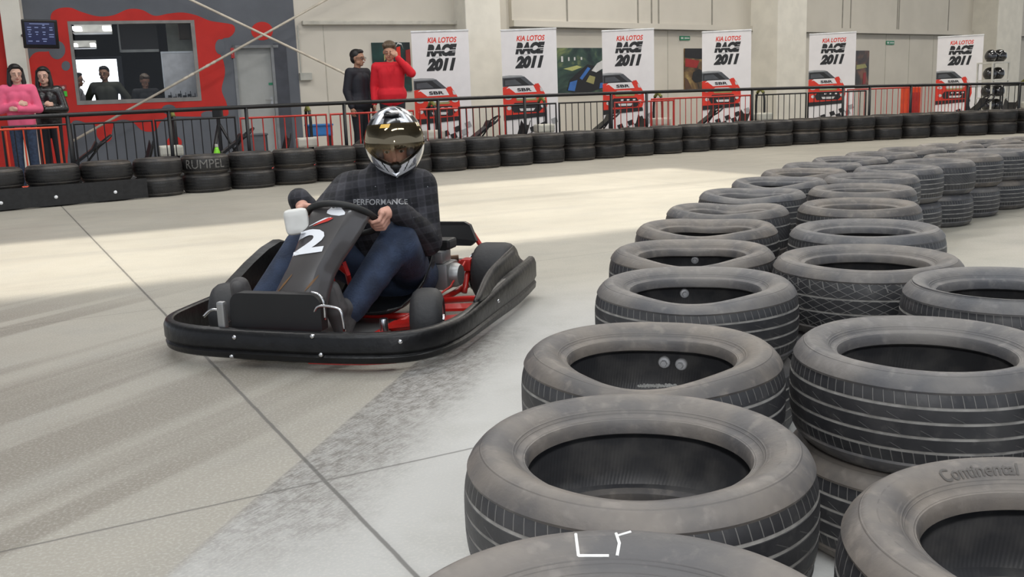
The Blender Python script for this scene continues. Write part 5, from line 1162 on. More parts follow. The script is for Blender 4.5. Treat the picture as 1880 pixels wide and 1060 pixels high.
def visor_mat():
    m = bpy.data.materials.new('visor_tint_and_reflection'); m.use_nodes = True; nt = m.node_tree; nt.nodes.clear(); o_ = N(nt, 'ShaderNodeOutputMaterial')
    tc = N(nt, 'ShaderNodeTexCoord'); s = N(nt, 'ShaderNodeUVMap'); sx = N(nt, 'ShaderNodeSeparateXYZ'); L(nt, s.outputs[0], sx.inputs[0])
    k = ramp(nt, sx.outputs[1], .42, .60)  # upper part coloured darker and browner to stand for the ceiling's reflection
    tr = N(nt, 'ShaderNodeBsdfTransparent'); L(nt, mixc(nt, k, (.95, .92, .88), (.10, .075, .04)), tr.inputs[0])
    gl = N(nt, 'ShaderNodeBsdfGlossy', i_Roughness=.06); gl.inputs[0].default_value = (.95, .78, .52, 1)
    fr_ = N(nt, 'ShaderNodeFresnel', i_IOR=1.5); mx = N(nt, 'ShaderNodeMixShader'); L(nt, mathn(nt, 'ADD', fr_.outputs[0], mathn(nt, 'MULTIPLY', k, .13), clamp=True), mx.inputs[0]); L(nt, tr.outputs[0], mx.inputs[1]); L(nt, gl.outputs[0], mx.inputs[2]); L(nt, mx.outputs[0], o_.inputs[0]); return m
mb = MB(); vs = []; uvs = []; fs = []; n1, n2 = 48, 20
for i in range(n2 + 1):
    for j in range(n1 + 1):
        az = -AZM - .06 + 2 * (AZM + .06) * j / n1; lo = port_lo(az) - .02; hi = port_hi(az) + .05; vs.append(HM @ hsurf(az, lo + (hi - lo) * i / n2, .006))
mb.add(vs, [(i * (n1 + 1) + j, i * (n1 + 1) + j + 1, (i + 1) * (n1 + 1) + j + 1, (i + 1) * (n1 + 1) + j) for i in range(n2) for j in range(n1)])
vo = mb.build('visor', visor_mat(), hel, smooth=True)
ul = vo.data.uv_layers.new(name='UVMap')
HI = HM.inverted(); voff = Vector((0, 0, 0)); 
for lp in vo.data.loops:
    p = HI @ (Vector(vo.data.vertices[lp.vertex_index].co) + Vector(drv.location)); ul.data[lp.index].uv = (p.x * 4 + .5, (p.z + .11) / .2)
for sd in (-1, 1):
    mb = MB(); mb.lathe([(0, .004), (.014, .003), (.017, .0), (.017, -.006)], 20, 0, HM @ Matrix.Translation(hsurf(sd * 1.45, .06, .0)) @ Matrix.Rotation(sd * PI / 2, 4, 'Y')); mb.build('visor_pivot', m_sil, hel, sharp=40)
bvV = bvh_of(MB().add([v.copy() for v in vs], [(i * (n1 + 1) + j, i * (n1 + 1) + j + 1, (i + 1) * (n1 + 1) + j + 1, (i + 1) * (n1 + 1) + j) for i in range(n2) for j in range(n1)]))
decal_px('visor_sticker', ([(0, 0), (1, 0), (1, 1), (0, 1)], [[0, 1, 2, 3]]), [(697, 236), (714, 235), (717, 228), (700, 229)], M('yellow_sticker', (.75, .45, .08), .4), vo, bvV, .002, 1)
mb = MB(); mb.tube([HM @ V3(-.03, -.085, .134), HM @ V3(0, -.095, .134), HM @ V3(.03, -.085, .134)], .008, 10); mb.build('top_vent', m_hblk, hel, smooth=True)
# ================================================================== BEHIND THE TRACK
def basis(o, xd, n):      # x across, z up, n towards the viewer
    xd = Vector(xd).normalized(); n = Vector(n).normalized(); return Matrix(((xd.x, -n.x, 0, o.x), (xd.y, -n.y, 0, o.y), (0, 0, 1, o.z), (0, 0, 0, 1)))
# ---- roll-up banners
m_bw = M('banner_white', (.80, .78, .79), .55, var=.02); m_bred = M('print_red', (.72, .035, .015), .5, var=.05); m_bblk = M('print_black', (.012, .012, .014), .5); m_bgl = M('print_dark_glass', (.07, .075, .085), .4); m_bsil = M('print_silver', (.33, .34, .35), .5); m_bgrey = M('print_pale_grey', (.62, .62, .62), .5); m_byel = M('print_olive', (.32, .30, .12), .5)
def make_banner(loc, xd, label, hh=2.2, w=.86):
    t_ = thing('roll_up_banner', label, 'banner', loc, 'race banners behind the railing'); n = Vector((xd.y, -xd.x, 0)); T = basis(loc, xd, n) @ Matrix.Scale(1.163, 4); hh = hh / 1.163
    h = w / 2
    mb = MB(); mb.box((0, 0, hh / 2 + .04), (w, .004, hh - .08), T); mb.build('sheet', m_bw, t_)
    mb = MB(); mb.box((0, 0, hh + .0), (w + .01, .026, .026), T, 0, .006); mb.build('top_rail', M('banner_rail', (.72, .72, .72), .35, .3), t_)
    mb = MB(); mb.box((0, .03, .045), (w + .03, .17, .08), T, 0, .02); mb.box((0, .10, .012), (.08, .30, .02), T); mb.build('base', M('banner_base', (.5, .5, .5), .35, .7), t_)
    mb = MB(); mb.tube([T @ Vector((0, .03, .08)), T @ Vector((0, .016, hh - .01))], .010, 8); mb.build('support_pole', M('dull_steel', (0, 0, 0)), t_)
    def top(x, d): return (-h + x, hh - d)                              # x from the left edge, d below the top
    def txt(s, x0, x1, d0, d1, bold, shear, mat, nm, lay=.004):
        mb = MB(); vs, fs = text_geo(s, bold, shear); mb.add([T @ Vector((-h + x0 + (x1 - x0) * u, -lay, hh - d1 + (d1 - d0) * v)) for u, v in vs], fs); mb.build(nm, mat, t_)
    txt('KIA LOTOS', .240, .680, .090, .172, .03, .22, m_bred, 'printed_sponsor')
    txt('RACE', .215, .680, .190, .372, .085, .28, m_bblk, 'printed_title'); txt('2011', .205, .655, .395, .588, .075, .30, m_bblk, 'printed_title')
    mb = MB(); mb.box((.06 - .05, -.0050, hh - .285), (.46, .001, .012), T @ Matrix.Rotation(0, 4, 'Y')); mb.build('title_cut', m_bw, t_)
    txt('SON', .30, .42, .372, .392, .012, .0, m_bsil, 'printed_small_text')
    art = MB(); mats = [m_bred, m_bblk, m_bgl, m_bsil, m_bw, m_bgrey, m_byel]; lay = [0]
    def pg(pts, mi):
        lay[0] += 1; art.poly([T @ Vector((max(-h, -h + x), -.003 - lay[0] * .0004, hh - d)) for x, d in pts], None, mi)
    def ell(cx, cd, rx, rd, mi, n=16): pg([(cx + rx * math.cos(2 * PI * i / n), cd + rd * math.sin(2 * PI * i / n)) for i in range(n)], mi)
    pg([(0, 1.05), (.0, .87), (.06, .84), (.50, .84), (.60, .88), (.68, 1.02), (.69, 1.16), (.66, 1.26), (.60, 1.30), (.0, 1.30)], 0)      # red body
    pg([(0, .70), (.12, .69), (.30, .695), (.35, .715), (.50, .85), (.0, .86)], 2)                                                   # cabin
    pg([(0, .695), (.10, .685), (.30, .692), (.345, .712), (.30, .715), (.0, .722)], 3)                                               # roof
    pg([(.02, .735), (.28, .73), (.42, .845), (.02, .85)], 1); pg([(.04, .76), (.20, .75), (.30, .83), (.04, .84)], 2)                  # windscreen
    pg([(.50, .83), (.56, .82), (.59, .87), (.54, .89)], 0); pg([(0.58, .88), (.62, .90), (.63, .95), (.59, .94)], 5)                   # mirror, edge
    pg([(.10, .855), (.48, .852), (.53, .95), (.02, .96), (.04, .90)], 4)                                                            # white bonnet
    pg([(0, .90), (.10, .88), (.20, .96), (.0, .98)], 0)
    pg([(.18, 1.02), (.24, .985), (.46, .985), (.56, 1.02), (.50, 1.05), (.22, 1.05)], 5); pg([(.20, 1.05), (.54, 1.05), (.52, 1.08), (.22, 1.08)], 6)   # grille
    ell(.085, 1.03, .055, .030, 5); ell(.615, 1.03, .05, .03, 5); ell(.085, 1.03, .03, .016, 3); ell(.615, 1.03, .03, .016, 3)              # headlamps
    pg([(.18, 1.11), (.56, 1.11), (.62, 1.20), (.56, 1.26), (.16, 1.26), (.12, 1.18)], 1)                                              # air intake
    for x in (.30, .40, .50): pg([(x, 1.13), (x + .045, 1.13), (x + .04, 1.155), (x, 1.155)], 4)
    pg([(.25, 1.20), (.50, 1.20), (.47, 1.24), (.27, 1.24)], 5); ell(.09, 1.19, .035, .03, 5); ell(.62, 1.17, .03, .028, 5)
    pg([(0, 1.30), (.66, 1.27), (.67, 1.33), (.0, 1.38)], 1)
    for r in range(4):                                                                                                              # chequered flag
        for c in range(9):
            if (r + c) % 2 == 0:
                x0 = .06 + c * .085 + r * .03; d0 = 1.62 + r * .075 - c * .030
                if x0 + .085 < w: pg([(x0, d0), (x0 + .085, d0 - .03), (x0 + .115, d0 + .045), (x0 + .03, d0 + .075)] if x0 + .115 < w else [(x0, d0), (x0 + .08, d0 - .03), (x0 + .085, d0 + .045), (x0 + .03, d0 + .075)], (1, 0, 3)[(c + r) % 3 if c > 4 else 0])
    art.build('printed_car', mats, t_)
    txt('SBR', .225, .455, .885, .935, .03, -.1, m_bblk, 'printed_car_number', .0125)
    return t_
BN = [(807, 105, 57, .0), (970, 102, 54, .0), (1152.5, 95, 55, .0), (1334, 88.5, 57, 0), (1529, 82, 61, 0), (1764, 77, 66, 0)]
blab = ['banner nearest the man in red, first race banner from the left', 'second race banner from the left, left of the blue kart poster', 'third race banner from the left, right of the blue kart poster',
        'fourth race banner from the left, overlapping the yellowish poster', 'fifth race banner from the left, right of the second wide column', 'last race banner on the right, beside the helmet shelf']
BL = []
for (px, wpx, ty, yaw), lab in zip(BN, blab):
    Z = F * 1.0 / wpx; top = CP + (ray(px, ty) / ray(px, ty).dot(fw)) * Z; 
    vd = Vector((top.x, top.y, 0)).normalized(); xd = Vector((vd.y, -vd.x, 0)); BL.append(make_banner(Vector((top.x, top.y, 0)), xd, lab, hh=top.z))
# ---- the long black railing along the tyre wall
def off_path(d):
    out = []
    for x in np.arange(-8.5, 16.0, .5):
        x = float(x); t = Vector((1, fdy(x), 0)).normalized(); out.append(Vector((x, fy(x), 0)) + Vector((-t.y, t.x, 0)) * d)
    return out
m_blkm = M('black_painted_steel', (.006, .006, .007), .45); m_redm = M('red_painted_steel', (.48, .035, .025), .45); m_orm = M('orange_red_painted_steel', (.72, .07, .02), .45)
def on_path(path, px):
    """point of a ground path seen at photo column px"""
    best = None
    for a, b in zip(path[:-1], path[1:]):
        def col(p): v = p + Vector((0, 0, .9)) - CP; return 940 + F * v.dot(CR) / v.dot(fw)
        ca, cb = col(a), col(b)
        if (ca - px) * (cb - px) <= 0: return a.lerp(b, (px - ca) / (cb - ca))
    return path[0] if px < 500 else path[-1]
RP = off_path(.42); rail = thing('railing', 'long black railing with one round top rail behind the far tyre wall', 'railing', RP[0])
def RH(x): return 1.005 - .0013 * (x + .8) ** 2 if x < -.8 else 1.005 - .0009 * (x + .8) ** 2
mb = MB(); mb.tube([p + Vector((0, 0, RH(p.x))) for i, p in enumerate(RP)], .026, 10); mb.build('top_rail', m_blkm, rail, smooth=True)
for px in (-30, 124, 310, 452, 632, 804, 963, 1122, 1187, 1381, 1548, 1597, 1673, 1777, 1872):
    p = on_path(RP, px); mb = MB(); mb.tube([p, p + Vector((0, 0, RH(p.x)))], .024, 10); mb.lathe([(0, .012), (.05, .012), (.055, 0)], 14, 0, Matrix.Translation(p)); mb.build('post', m_blkm, rail, smooth=True)
# ---- barred crowd barriers
FP = off_path(.85); FP2 = off_path(1.0)
def barrier(px0, px1, mat, label, path=FP, z1=.87, gap=.115, rb=.007, z0=.16):
    a = on_path(path, px0); b = on_path(path, px1); d = (b - a).normalized(); ln = (b - a).length; up = Vector((0, 0, 1))
    t_ = thing('crowd_barrier', label, 'barrier', a.lerp(b, .5), 'barred barriers behind the railing')
    mb = MB(); mb.tube([a + up * .02, a + up * z1, b + up * z1, b + up * .02], .017, 8); mb.tube([a + up * z0, b + up * z0], .013, 8); mb.build('frame', mat, t_)
    mb = MB(); n = max(3, int(ln / gap))
    for i in range(1, n): mb.tube([a + d * ln * i / n + up * z0, a + d * ln * i / n + up * z1], rb, 6)
    mb.build('bars', mat, t_)
    mb = MB(); nn = Vector((-d.y, d.x, 0))
    for q in (a.lerp(b, .08), a.lerp(b, .92)): mb.box((0, 0, .012), (.05, .46, .024), basis(q, d, nn))
    mb.build('feet', mat, t_); return t_
barrier(-60, 104, m_orm, 'bright orange-red barrier at the left edge before the two women', path=FP, z1=.84, gap=.17, rb=.010)
barrier(2, 128, m_blkm, 'black barrier just behind the bright orange-red one at far left', path=FP2)
barrier(134, 278, m_blkm, 'black barrier below the left half of the office window'); barrier(284, 430, m_blkm, 'black barrier between the tripod and the grey door')
barrier(440, 598, m_redm, 'red barrier in front of the grey door', z1=.85, gap=.14, rb=.009); barrier(606, 758, m_redm, 'red barrier directly behind the driver', z1=.85, gap=.14, rb=.009)
barrier(770, 926, m_redm, 'red barrier below the first race banner', path=FP2, z1=.86); barrier(842, 1020, m_blkm, 'black barrier below the second race banner', path=FP)
barrier(1026, 1118, m_blkm, 'black barrier below the blue kart poster'); barrier(1128, 1236, m_redm, 'red barrier below the third race banner', z1=.84); barrier(1196, 1378, m_redm, 'red barrier between third and fourth race banners', path=FP2, z1=.87)
barrier(1388, 1480, m_blkm, 'black barrier in front of the second wide column'); barrier(1484, 1590, m_blkm, 'black barrier below the fifth race banner')
barrier(1556, 1670, m_redm, 'red barrier right of the fifth race banner', path=FP2, z1=.90); barrier(1674, 1774, m_redm, 'dense red barrier below the left half of the last banner', path=FP2, z1=.92, gap=.07)
barrier(1780, 1838, m_blkm, 'black barrier before the helmet shelf', path=FP); barrier(1842, 1930, m_blkm, 'black barrier at the right edge past the helmet shelf', path=FP)
p = on_path(FP2, 1684); t_ = thing('red_box', 'solid orange-red upright box among the red barriers', 'box', p + Vector((.05, .42, 0)))
mb = MB(); mb.box((0, 0, .45), (.30, .22, .90), basis(t_.location.copy(), Vector((1, .2, 0)), Vector((.2, -1, 0))), 0, .012); mb.build('body', m_orm, t_); mb = MB(); mb.box((0, -.115, .5), (.22, .01, .6), basis(t_.location.copy(), Vector((1, .2, 0)), Vector((.2, -1, 0)))); mb.build('door', m_redm, t_)
# ---- parked karts behind the barriers
def parked():
    t_ = thing('parked_kart', 'proto', 'go-kart', (0, 0, 0), 'parked rental karts')
    def bl(nm, mb, m, **k): return mb.build(nm, m, t_, world=False, **k)
    mb = MB(); mb.tube([(-.85, -.3, .14), (-.95, -.1, .14), (-.95, .1, .14), (-.85, .3, .14), (-.5, .62, .14), (.5, .66, .14), (.85, .5, .14), (.9, 0, .14), (.85, -.5, .14), (.5, -.66, .14), (-.5, -.62, .14)], .055, 8, closed=True); bl('bumper', mb, m_kmat, smooth=True)
    mb = MB()
    for y in (-.26, .26): mb.tube([(-.85, y * .8, .08), (.0, y, .07), (.8, y * 1.1, .09)], .016, 8)
    for x in (-.6, 0, .6): mb.tube([(x, -.5, .08), (x, .5, .08)], .016, 8)
    bl('chassis_frame', mb, m_kred, smooth=True)
    for x, y, w in ((-.55, -.5, .12), (-.55, .5, .12), (.5, -.52, .18), (.5, .52, .18)):
        mb = MB(); mb.lathe([(.06, -w / 2), (.11, -w / 2), (.135, -w / 2 + .03), (.135, w / 2 - .03), (.11, w / 2), (.06, w / 2)], 24, 0, Matrix.Translation((x, y, .135)) @ Matrix.Rotation(PI / 2, 4, 'X'), closed=True); bl('wheel', mb, m_slick, sharp=50)
    mb = MB(); T = Matrix.Translation((-.22, 0, .60)) @ Matrix.Rotation(math.radians(-38), 4, 'Y'); mb.tube([T @ Vector((.15 * math.cos(a), .15 * math.sin(a), 0)) for a in [2 * PI * i / 28 for i in range(28)]], .016, 8, closed=True)
    for a in (0.2, PI - .2, PI * 1.5): mb.tube([T @ Vector((0, 0, 0)), T @ Vector((.14 * math.cos(a), .14 * math.sin(a), 0))], .012, 6)
    mb.tube([T @ Vector((0, 0, 0)), (-.6, 0, .15)], .014, 8); bl('steering_wheel', mb, m_kmat, smooth=True)
    mb = MB(); mb.poly([(-.82, -.14, .16), (-.34, -.10, .50), (-.28, -.10, .60), (-.28, .10, .60), (-.34, .10, .50), (-.82, .14, .16)], (-.02, 0, .03)); bl('steering_fairing', mb, m_kblk)
    mb = MB(); rows = [(.02, .14), (.12, .12), (.24, .16), (.32, .28), (.37, .42), (.40, .52)]; vs = []
    for x, z in rows: vs += [(x, -.19, z + .08), (x + .01, -.1, z), (x + .01, .1, z), (x, .19, z + .08)]
    mb.add(vs, [(i * 4 + j, i * 4 + j + 1, i * 4 + 5 + j, i * 4 + 4 + j) for i in range(5) for j in range(3)]); s = bl('seat', mb, m_kmat); s.modifiers.new('th', 'SOLIDIFY').thickness = .012
    mb = MB(); mb.box((.62, -.28, .24), (.26, .26, .24), None, 0, .03); bl('engine', mb, m_alu)
    mb = MB(); mb.box((.60, -.28, .46), (.30, .24, .14), None, 0, .03); bl('engine_cover', mb, M('off_white_plastic', (.55, .54, .47), .5))
    mb = MB(); mb.tube(crv([(.72, -.16, .1), (.70, -.16, .5), (.70, -.15, .80), (.70, -.08, .93), (.70, 0, .96), (.70, .08, .93), (.70, .15, .80), (.70, .16, .5), (.72, .16, .1)], 4), .022, 8); bl('roll_hoop', mb, m_blkm, smooth=True)
    mb = MB(); mb.tube(crv([(.70, -.12, .905), (.70, 0, .963), (.70, .12, .905)], 5), .027, 8); bl('hoop_padding', mb, M('yellow_black_tape', (.15, .15, .03), .6), smooth=True)
    return t_
KP = off_path(1.78); proto = parked(); first = True
for px, rz, lab in ((215, 3.5, 'parked kart with white engine cover below the left part of the office window'), (476, 3.45, 'parked kart before the grey door'), (716, 3.5, 'parked kart behind the driver, between the two standing men and the railing'), (925, 3.45, 'parked kart below the second race banner'),
                    (1145, 3.4, 'parked kart below the third race banner'), (1335, 3.3, 'parked kart below the fourth race banner'), (1830, 3.3, 'parked kart at the right edge near the helmet shelf')):
    p = on_path(KP, px); rz = rz - PI + .1
    if first: proto.location = p; proto.rotation_euler = (0, 0, rz); proto['label'] = lab; first = False
    else: dup(proto, p, rz, lab)
# ---- tripod stand, crate, boxes by the office
p = on_path(KP, 345) + Vector((.05, 1.25, 0)); t_ = thing('tripod_stand', 'black tripod stand under the office window right of centre', 'stand', p)
mb = MB(); mb.tube([p + Vector((0, 0, .35)), p + Vector((0, 0, 1.0))], .03, 10); mb.box((p.x, p.y, .93), (.14, .12, .16), None, 0, .02); mb.build('pole', m_blkm, t_)
for a in (.3, 2.4, 4.5): mb = MB(); mb.tube([p + Vector((0, 0, .78)), p + Vector((.36 * math.cos(a), .36 * math.sin(a), .02))], .022, 8); mb.build('leg', m_blkm, t_, smooth=True)
def crate(px, path, off, d, z, mat, name, label, cat, lid=True):
    p = on_path(path, px) + Vector((0, off, 0)); t_ = thing(name, label, cat, p); T = basis(p, Vector((1, .35, 0)), Vector((.35, -1, 0))); w, dd, h = d
    mb = MB(); mb.box((0, 0, z + .01), (w, dd, .02), T)
    for sx in (-1, 1): mb.box((sx * (w / 2 - .012), 0, z + h / 2), (.024, dd, h), T); mb.box((0, sx * (dd / 2 - .012), z + h / 2), (w, .024, h), T)
    mb.build('body', mat, t_)
    if lid: mb = MB(); mb.box((0, 0, z + h + .012), (w + .03, dd + .03, .03), T, 0, .008); mb.build('rim', mat, t_)
    return t_, T
t_, T = crate(560, KP, 1.0, (.38, .3, .16), .50, M('blue_plastic', (.03, .16, .42), .45), 'blue_crate', 'blue plastic crate on a trestle right of the grey door', 'crate')
mb = MB()
for sx in (-.15, .15):
    for sy in (-.11, .11): mb.box((sx, sy, .25), (.03, .03, .5), T)
mb.build('trestle', m_blkm, t_)
t_, T = crate(418, KP, 1.25, (.42, .3, .56), 0, M('grey_steel_box', (.10, .11, .12), .5), 'grey_cabinet', 'low dark grey cabinet left of the grey door', 'cabinet')
p = on_path(KP, 384) + Vector((0, .2, 0)); t_ = thing('lime_bottle', 'small lime green bottle beside the tripod stand', 'bottle', p); mb = MB(); mb.lathe([(0, 0), (.045, 0), (.05, .02), (.05, .36), (.03, .42), (.02, .45), (0, .45)], 18, 0, Matrix.Translation(p)); mb.build('body', M('lime_plastic', (.25, .75, .04), .4), t_, smooth=True)
mb = MB(); mb.lathe([(.0, .49), (.022, .49), (.024, .45), (0, .45)], 14, 0, Matrix.Translation(p)); mb.build('cap', M('off_white_plastic', (0, 0, 0)), t_, sharp=40)
# ---- hanging monitor
c = CP + ray(74, 63) / ray(74, 63).dot(fw) * 15.2; wv = (ray(104, 60) / ray(104, 60).dot(fw) - ray(44, 60) / ray(44, 60).dot(fw)) * 15.2; w = wv.length; xd = Vector((.93, .36, 0)).normalized(); n = Vector((xd.y, -xd.x, 0))
t_ = thing('monitor', 'black hanging monitor showing lap times at top left', 'monitor', c); T = basis(c, xd, n) @ Matrix.Rotation(.17, 4, 'X') @ Matrix.Rotation(.03, 4, 'Y')
mb = MB(); mb.box((0, .03, 0), (w, .06, w * .86), T, 0, .015); mb.build('housing', M('monitor_black', (.008, .008, .009), .25), t_)
mb = MB(); mb.box((0, -.004, .012), (w * .82, .006, w * .66), T); scr = mb.build('screen', M('screen_navy', (.01, .012, .03), .2, emis=(.012, .016, .045), es=1.), t_)
m_txt = M('screen_text', (.1, .12, .2), .4, emis=(.16, .20, .36), es=1.); mb = MB(); rs = random.Random(2)
for r in range(8):
    for q in range(4):
        if rs.random() < .75: mb.box((-w * .33 + q * w * .2 + w * .04, -.008, w * .27 - r * w * .068), (w * rs.uniform(.05, .14), .001, w * .022), T)
mb.box((0, -.008, w * .31), (w * .55, .001, w * .018), T); mb.build('screen_rows', m_txt, scr)
mb = MB(); q = T @ Vector((0, .06, .0)); mb.tube([q, q + Vector((-.1, .22, .05)), GW.P(GW.px(40, 62, .35)[0], q.z + .05, .33)], .025, 8); mb.build('wall_bracket', m_blkm, t_)
# ---- posters
def poster(W, pix, label, cols, seed, off=.03):
    (x0, y0), (x1, y1) = pix; u0, z1 = W.px(x0, y0, off); u1, z0 = W.px(x1, y1, off); zt = (W.px(x0, y0, off)[1] + W.px(x1, y0, off)[1]) / 2; zb = (W.px(x0, y1, off)[1] + W.px(x1, y1, off)[1]) / 2
    t_ = thing('poster', label, 'poster', W.P((u0 + u1) / 2, zb, off))
    m, nt, b = principled('poster_print'); tc = N(nt, 'ShaderNodeTexCoord'); nz = N(nt, 'ShaderNodeTexNoise', i_Scale=1.6, i_Detail=4., i_Distortion=1.2)
    ad = N(nt, 'ShaderNodeVectorMath', operation='ADD'); ad.inputs[1].default_value = (seed, seed * .7, seed * .3); L(nt, tc.outputs['Object'], ad.inputs[0]); L(nt, ad.outputs[0], nz.inputs['Vector'])
    cr = N(nt, 'ShaderNodeValToRGB'); cr.color_ramp.elements[0].position = .38; cr.color_ramp.elements[1].position = .68; cr.color_ramp.elements[0].color = (*cols[0], 1); cr.color_ramp.elements[1].color = (*cols[2], 1); e = cr.color_ramp.elements.new(.54); e.color = (*cols[1], 1)
    L(nt, nz.outputs[0], cr.inputs[0]); L(nt, cr.outputs[0], b.inputs['Base Color']); b.inputs['Roughness'].default_value = .35
    mb = MB(); W.box(mb, u0, u1, zb, zt, 0, off); mb.build('print', m, t_); return t_, u0, u1, zb, zt
def pshape(t_, W, u0, u1, zb, zt, pts, mat, nm, off):
    mb = MB(); mb.poly([W.P(u0 + (u1 - u0) * x, zb + (zt - zb) * y, off) for x, y in pts]); return mb.build(nm, mat, t_)
a = poster(W1, ((682, 78), (757, 168)), 'dark green poster with red shapes behind the man in red', [(.006, .012, .012), (.012, .05, .045), (.03, .12, .10)], 1.); 
for pts, m_ in (([(.35, .3), (.55, .35), (.6, .75), (.5, .95), (.42, .9), (.36, .6)], m_bblk), ([(.62, .72), (.74, .70), (.74, .92), (.64, .9)], m_bred), ([(.86, .3), (1, .3), (1, .86), (.88, .84)], M('poster_red', (.30, .015, .012), .4)), ([(.60, .88), (.68, .97), (.78, .95), (.82, .86), (.78, .98), (.68, 1.0)], m_bgrey), ([(.3, .62), (.38, .7), (.36, .8), (.3, .74)], m_byel)): pshape(a[0], W1, *a[1:], pts, m_, 'print_detail', .034)
a = poster(W2, ((1022, 88), (1112, 172)), 'poster of a blue racing kart on a green-lit track', [(.010, .022, .022), (.035, .07, .05), (.24, .28, .10)], 3.)
m_pblue = M('poster_blue', (.04, .14, .42), .4)
for pts, m_, o_ in (([(.18, .08), (.24, .3), (.45, .5), (.62, .64), (.8, .60), (.98, .42), (1, .12), (.7, .04), (.35, .02)], m_bblk, .034), ([(.2, .08), (.25, .26), (.4, .3), (.34, .06)], m_pblue, .037), ([(.45, .34), (.62, .58), (.68, .55), (.5, .3)], m_pblue, .037), ([(.58, .26), (.66, .4), (.78, .36), (.74, .2)], m_byel, .037), ([(.70, .5), (.82, .66), (.98, .75), (.95, .55), (.8, .46)], m_bgrey, .037), ([(.86, .1), (.98, .12), (.97, .24), (.88, .22)], m_pblue, .037),
                 ([(.08, .70), (.12, .70), (.12, .82), (.08, .82)], m_bgrey, .035), ([(.22, .72), (.25, .72), (.25, .80), (.22, .80)], m_bgrey, .035), ([(.34, .73), (.37, .73), (.37, .80), (.34, .80)], m_bgrey, .035), ([(.48, .74), (.51, .74), (.51, .80), (.48, .80)], m_bgrey, .035), ([(.12, .55), (.4, .62), (.5, .58), (.3, .5)], M('poster_glow', (.42, .44, .16), .4), .035)): pshape(a[0], W2, *a[1:], pts, m_, 'print_detail', o_)
a = poster(W2, ((1257, 89), (1300, 164)), 'yellow and red poster partly hidden by the fourth race banner', [(.03, .02, .012), (.16, .09, .03), (.42, .30, .10)], 7.)
for pts, m_ in (([(0, .78), (1, .72), (1, 1), (0, 1)], m_bblk), ([(.02, .56), (.5, .52), (.62, .70), (.02, .76)], M('poster_red', (0, 0, 0))), ([(.3, .25), (.45, .16), (.8, .2), (.95, .4), (.6, .5), (.35, .42)], m_bblk), ([(0, 0), (.3, .02), (.12, .25), (0, .3)], M('poster_brown', (.10, .05, .025), .4))): pshape(a[0], W2, *a[1:], pts, m_, 'print_detail', .034)
a = poster(W2, ((1560, 93), (1594, 162)), 'narrow dark poster just right of the fifth race banner', [(.006, .006, .005), (.05, .025, .012), (.20, .07, .03)], 11.)
for pts, m_ in (([(.35, .5), (.9, .55), (.8, .65), (.35, .62)], m_byel), ([(.7, .1), (.85, .12), (.85, .42), (.72, .4)], M('poster_red', (0, 0, 0)))): pshape(a[0], W2, *a[1:], pts, m_, 'print_detail', .034)
# ---- wall fittings
def wbox(W, x0, y0, x1, y1, dep, name, label, cat, mat, extra=None):
    u0, z1 = W.px(x0, y0, dep); u1, z0 = W.px(x1, y1, dep); t_ = thing(name, label, cat, W.P((u0 + u1) / 2, z0, 0)); mb = MB(); W.box(mb, u0, u1, z0, z1, .0, dep, ch=.004); mb.build('body', mat, t_); return t_, u0, u1, z0, z1
m_gsign = M('green_sign', (.02, .22, .11), .4); m_wsign = M('white_sign', (.6, .65, .6), .4)
for (x0, y0, x1, y1), W, lab in (((1249, 66, 1267, 74), W2, 'green exit sign between third and fourth race banners'), ((1628, 75, 1642, 82), W2, 'green exit sign right of the fifth race banner'), ((112, 168, 0, 0), None, '')):
    if W is None: continue
    t_, u0, u1, z0, z1 = wbox(W, x0, y0, x1, y1, .03, 'exit_sign', lab, 'exit sign', m_gsign)
    mb = MB(); W.box(mb, u0 + .02, u0 + (u1 - u0) * .3, z0 + .03, z1 - .03, .03, .034); mb.build('pictogram', m_wsign, t_)
    mb = MB(); W.box(mb, u0 + (u1 - u0) * .42, u1 - .03, (z0 + z1) / 2 - .015, (z0 + z1) / 2 + .015, .03, .034); mb.build('arrow', m_wsign, t_)
t_, u0, u1, z0, z1 = wbox(W1, 862, 98, 877, 145, .22, 'fire_hose_cabinet', 'red fire hose cabinet between the first and second race banners', 'cabinet', M('red_cabinet', (.42, .02, .02), .4))
t_.location = t_.location
mb = MB(); W1.box(mb, u0 + .04, u0 + .12, z1 - .12, z1 - .04, .22, .225); mb.build('label_plate', m_wsign, t_)
t_, u0, u1, z0, z1 = wbox(GW, 109, 156, 124, 177, .02, 'emergency_button', 'green tag with red button on the red wall beside the woman in black', 'switch', M('red_plate', (.3, .02, .02), .5))
mb = MB(); GW.box(mb, u0 + .02, u1 - .0, z0 + .0, z0 + (z1 - z0) * .45, .02, .03); mb.build('green_tag', M('green_tag', (.06, .55, .04), .5), t_)
mb = MB(); mb.lathe([(0, .03), (.022, .028), (.03, 0)], 14, 0, Matrix.Translation(GW.P((u0 + u1) / 2, z1 - .05, .02)) @ GW.n.to_track_quat('Z', 'Y').to_matrix().to_4x4()); mb.build('button', M('pale_button', (.5, .4, .38), .4), t_)
for (x0, y0, x1, y1), nm, lab, mat in (((423, 88, 431, 107), 'fire_sign', 'small red sign at the top left corner of the grey door', M('red_cabinet', (0, 0, 0))), ):
    t_, u0, u1, z0, z1 = wbox(GW, x0, y0, x1, y1, .02, nm, lab, 'sign', mat); mb = MB(); GW.box(mb, u0 + .025, u1 - .03, (z0 + z1) / 2 - .03, (z0 + z1) / 2 + .05, .02, .023); mb.build('pictogram', m_wsign, t_)
u0, z1 = GW.px(493, 152, -.085); u1, z0 = GW.px(506, 156, -.085); mb = MB(); GW.box(mb, u0, u1, z0, z1, -.089, -.083); mb.build('green_label', m_gsign, dr)
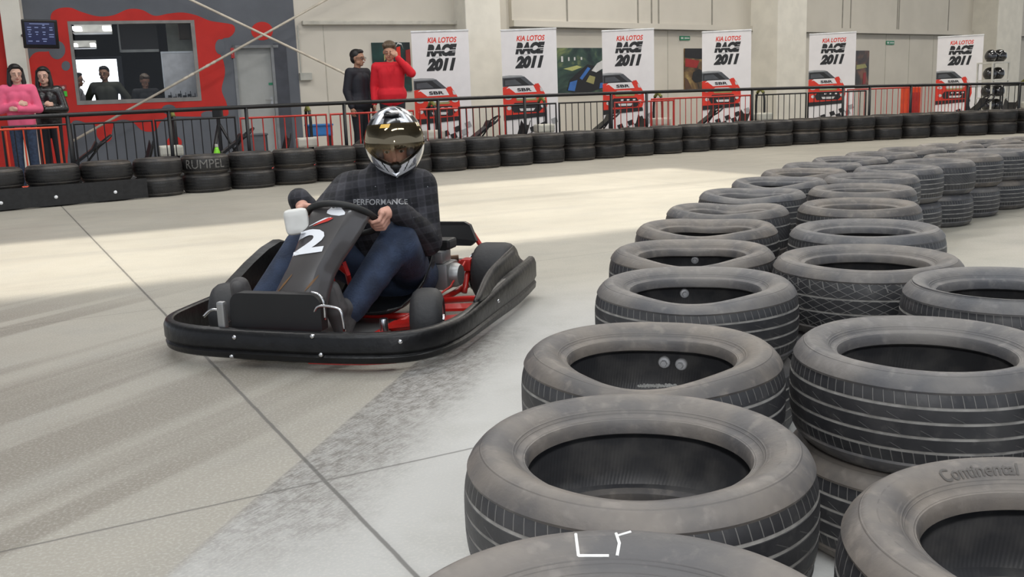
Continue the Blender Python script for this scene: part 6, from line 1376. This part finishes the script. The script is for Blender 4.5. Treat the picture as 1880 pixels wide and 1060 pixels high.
t_, u0, u1, z0, z1 = wbox(W1, 551, 134, 574, 147, .10, 'junction_box', 'pale junction box with short cables beside the grey wall corner', 'box', M('pale_plastic', (.42, .42, .38), .5))
mb = MB(); mb.tube([W1.P(u0 + .03, z1, .05), W1.P(u0 + .03, 2.4, .05)], .012, 8); mb.build('conduit', M('pale_plastic', (0, 0, 0)), t_)
# ---- helmet shelf
c = CP + ray(1822, 150) / ray(1822, 150).dot(fw) * 21.5; c.z = 0; xd = Vector((.9, .42, 0)).normalized(); n = Vector((xd.y, -xd.x, 0))
t_ = thing('helmet_shelf', 'white metal shelf stacked with black helmets beside the last banner', 'shelf', c); T = basis(c, xd, n); m_sh = M('white_shelf_metal', (.62, .61, .56), .5)
zs = []
for py in (116, 148, 180, 206): q = CP + ray(1818, py) / ray(1818, py).dot(fw) * 21.5; zs.append(q.z)
SW_ = .26
for sx in (-1, 1):
    for sy in (-1, 1): mb = MB(); mb.box((sx * SW_ * .97, sy * .19, zs[0] / 2), (.03, .03, zs[0] + .02), T); mb.build('post', m_sh, t_)
for z in zs + [.12]: mb = MB(); mb.box((0, 0, z), (SW_ * 2, .42, .03), T); mb.build('shelf_board', m_sh, t_)
def mk_helmet():
    r = thing('helmet', 'proto', 'helmet', (0, 0, 0), 'helmets on the white shelf'); mb = MB(); n1, n2 = 24, 14; vs = []
    for i in range(n2 + 1):
        el = -.95 + (PI / 2 + .95) * i / n2
        for j in range(n1):
            az = 2 * PI * j / n1; vs.append((.125 * math.sin(az) * math.cos(el), -.15 * math.cos(az) * math.cos(el) * (1.08 if el < -.2 and math.cos(az) > 0 else 1), .13 + .14 * math.sin(el)))
    mb.add(vs, [(i * n1 + j, i * n1 + (j + 1) % n1, (i + 1) * n1 + (j + 1) % n1, (i + 1) * n1 + j) for i in range(n2) for j in range(n1)]); mb.build('shell', M('gloss_black', (.01, .01, .011), .12, coat=.8), r, smooth=True, world=False)
    mb = MB(); vs = []
    for i in range(7):
        el = -.25 + .75 * i / 6
        for j in range(13): az = -1.1 + 2.2 * j / 12; vs.append((.129 * math.sin(az) * math.cos(el), -.154 * math.cos(az) * math.cos(el), .13 + .144 * math.sin(el)))
    mb.add(vs, [(i * 13 + j, i * 13 + j + 1, (i + 1) * 13 + j + 1, (i + 1) * 13 + j) for i in range(6) for j in range(12)]); mb.build('visor', M('smoked_visor', (.03, .03, .035), .05, spec=.9), r, smooth=True, world=False); return r
hp = mk_helmet(); k = 0
rowlab = ['top shelf', 'second shelf from the top', 'third shelf from the top', 'lowest visible shelf']; pos = ['left', 'right']
for ri, z in enumerate(zs):
    for ci, x in enumerate((-.13, .13)):
        p = T @ Vector((x, rr.uniform(-.04, .02), z + .015)); lab = 'black helmet on the %s of the white shelf, %s one' % (rowlab[ri], pos[ci]); rz = rr.uniform(-.7, .9)
        if k == 0: hp.location = p; hp.rotation_euler = (0, 0, rz); hp['label'] = lab
        else: dup(hp, p, rz, lab)
        k += 1
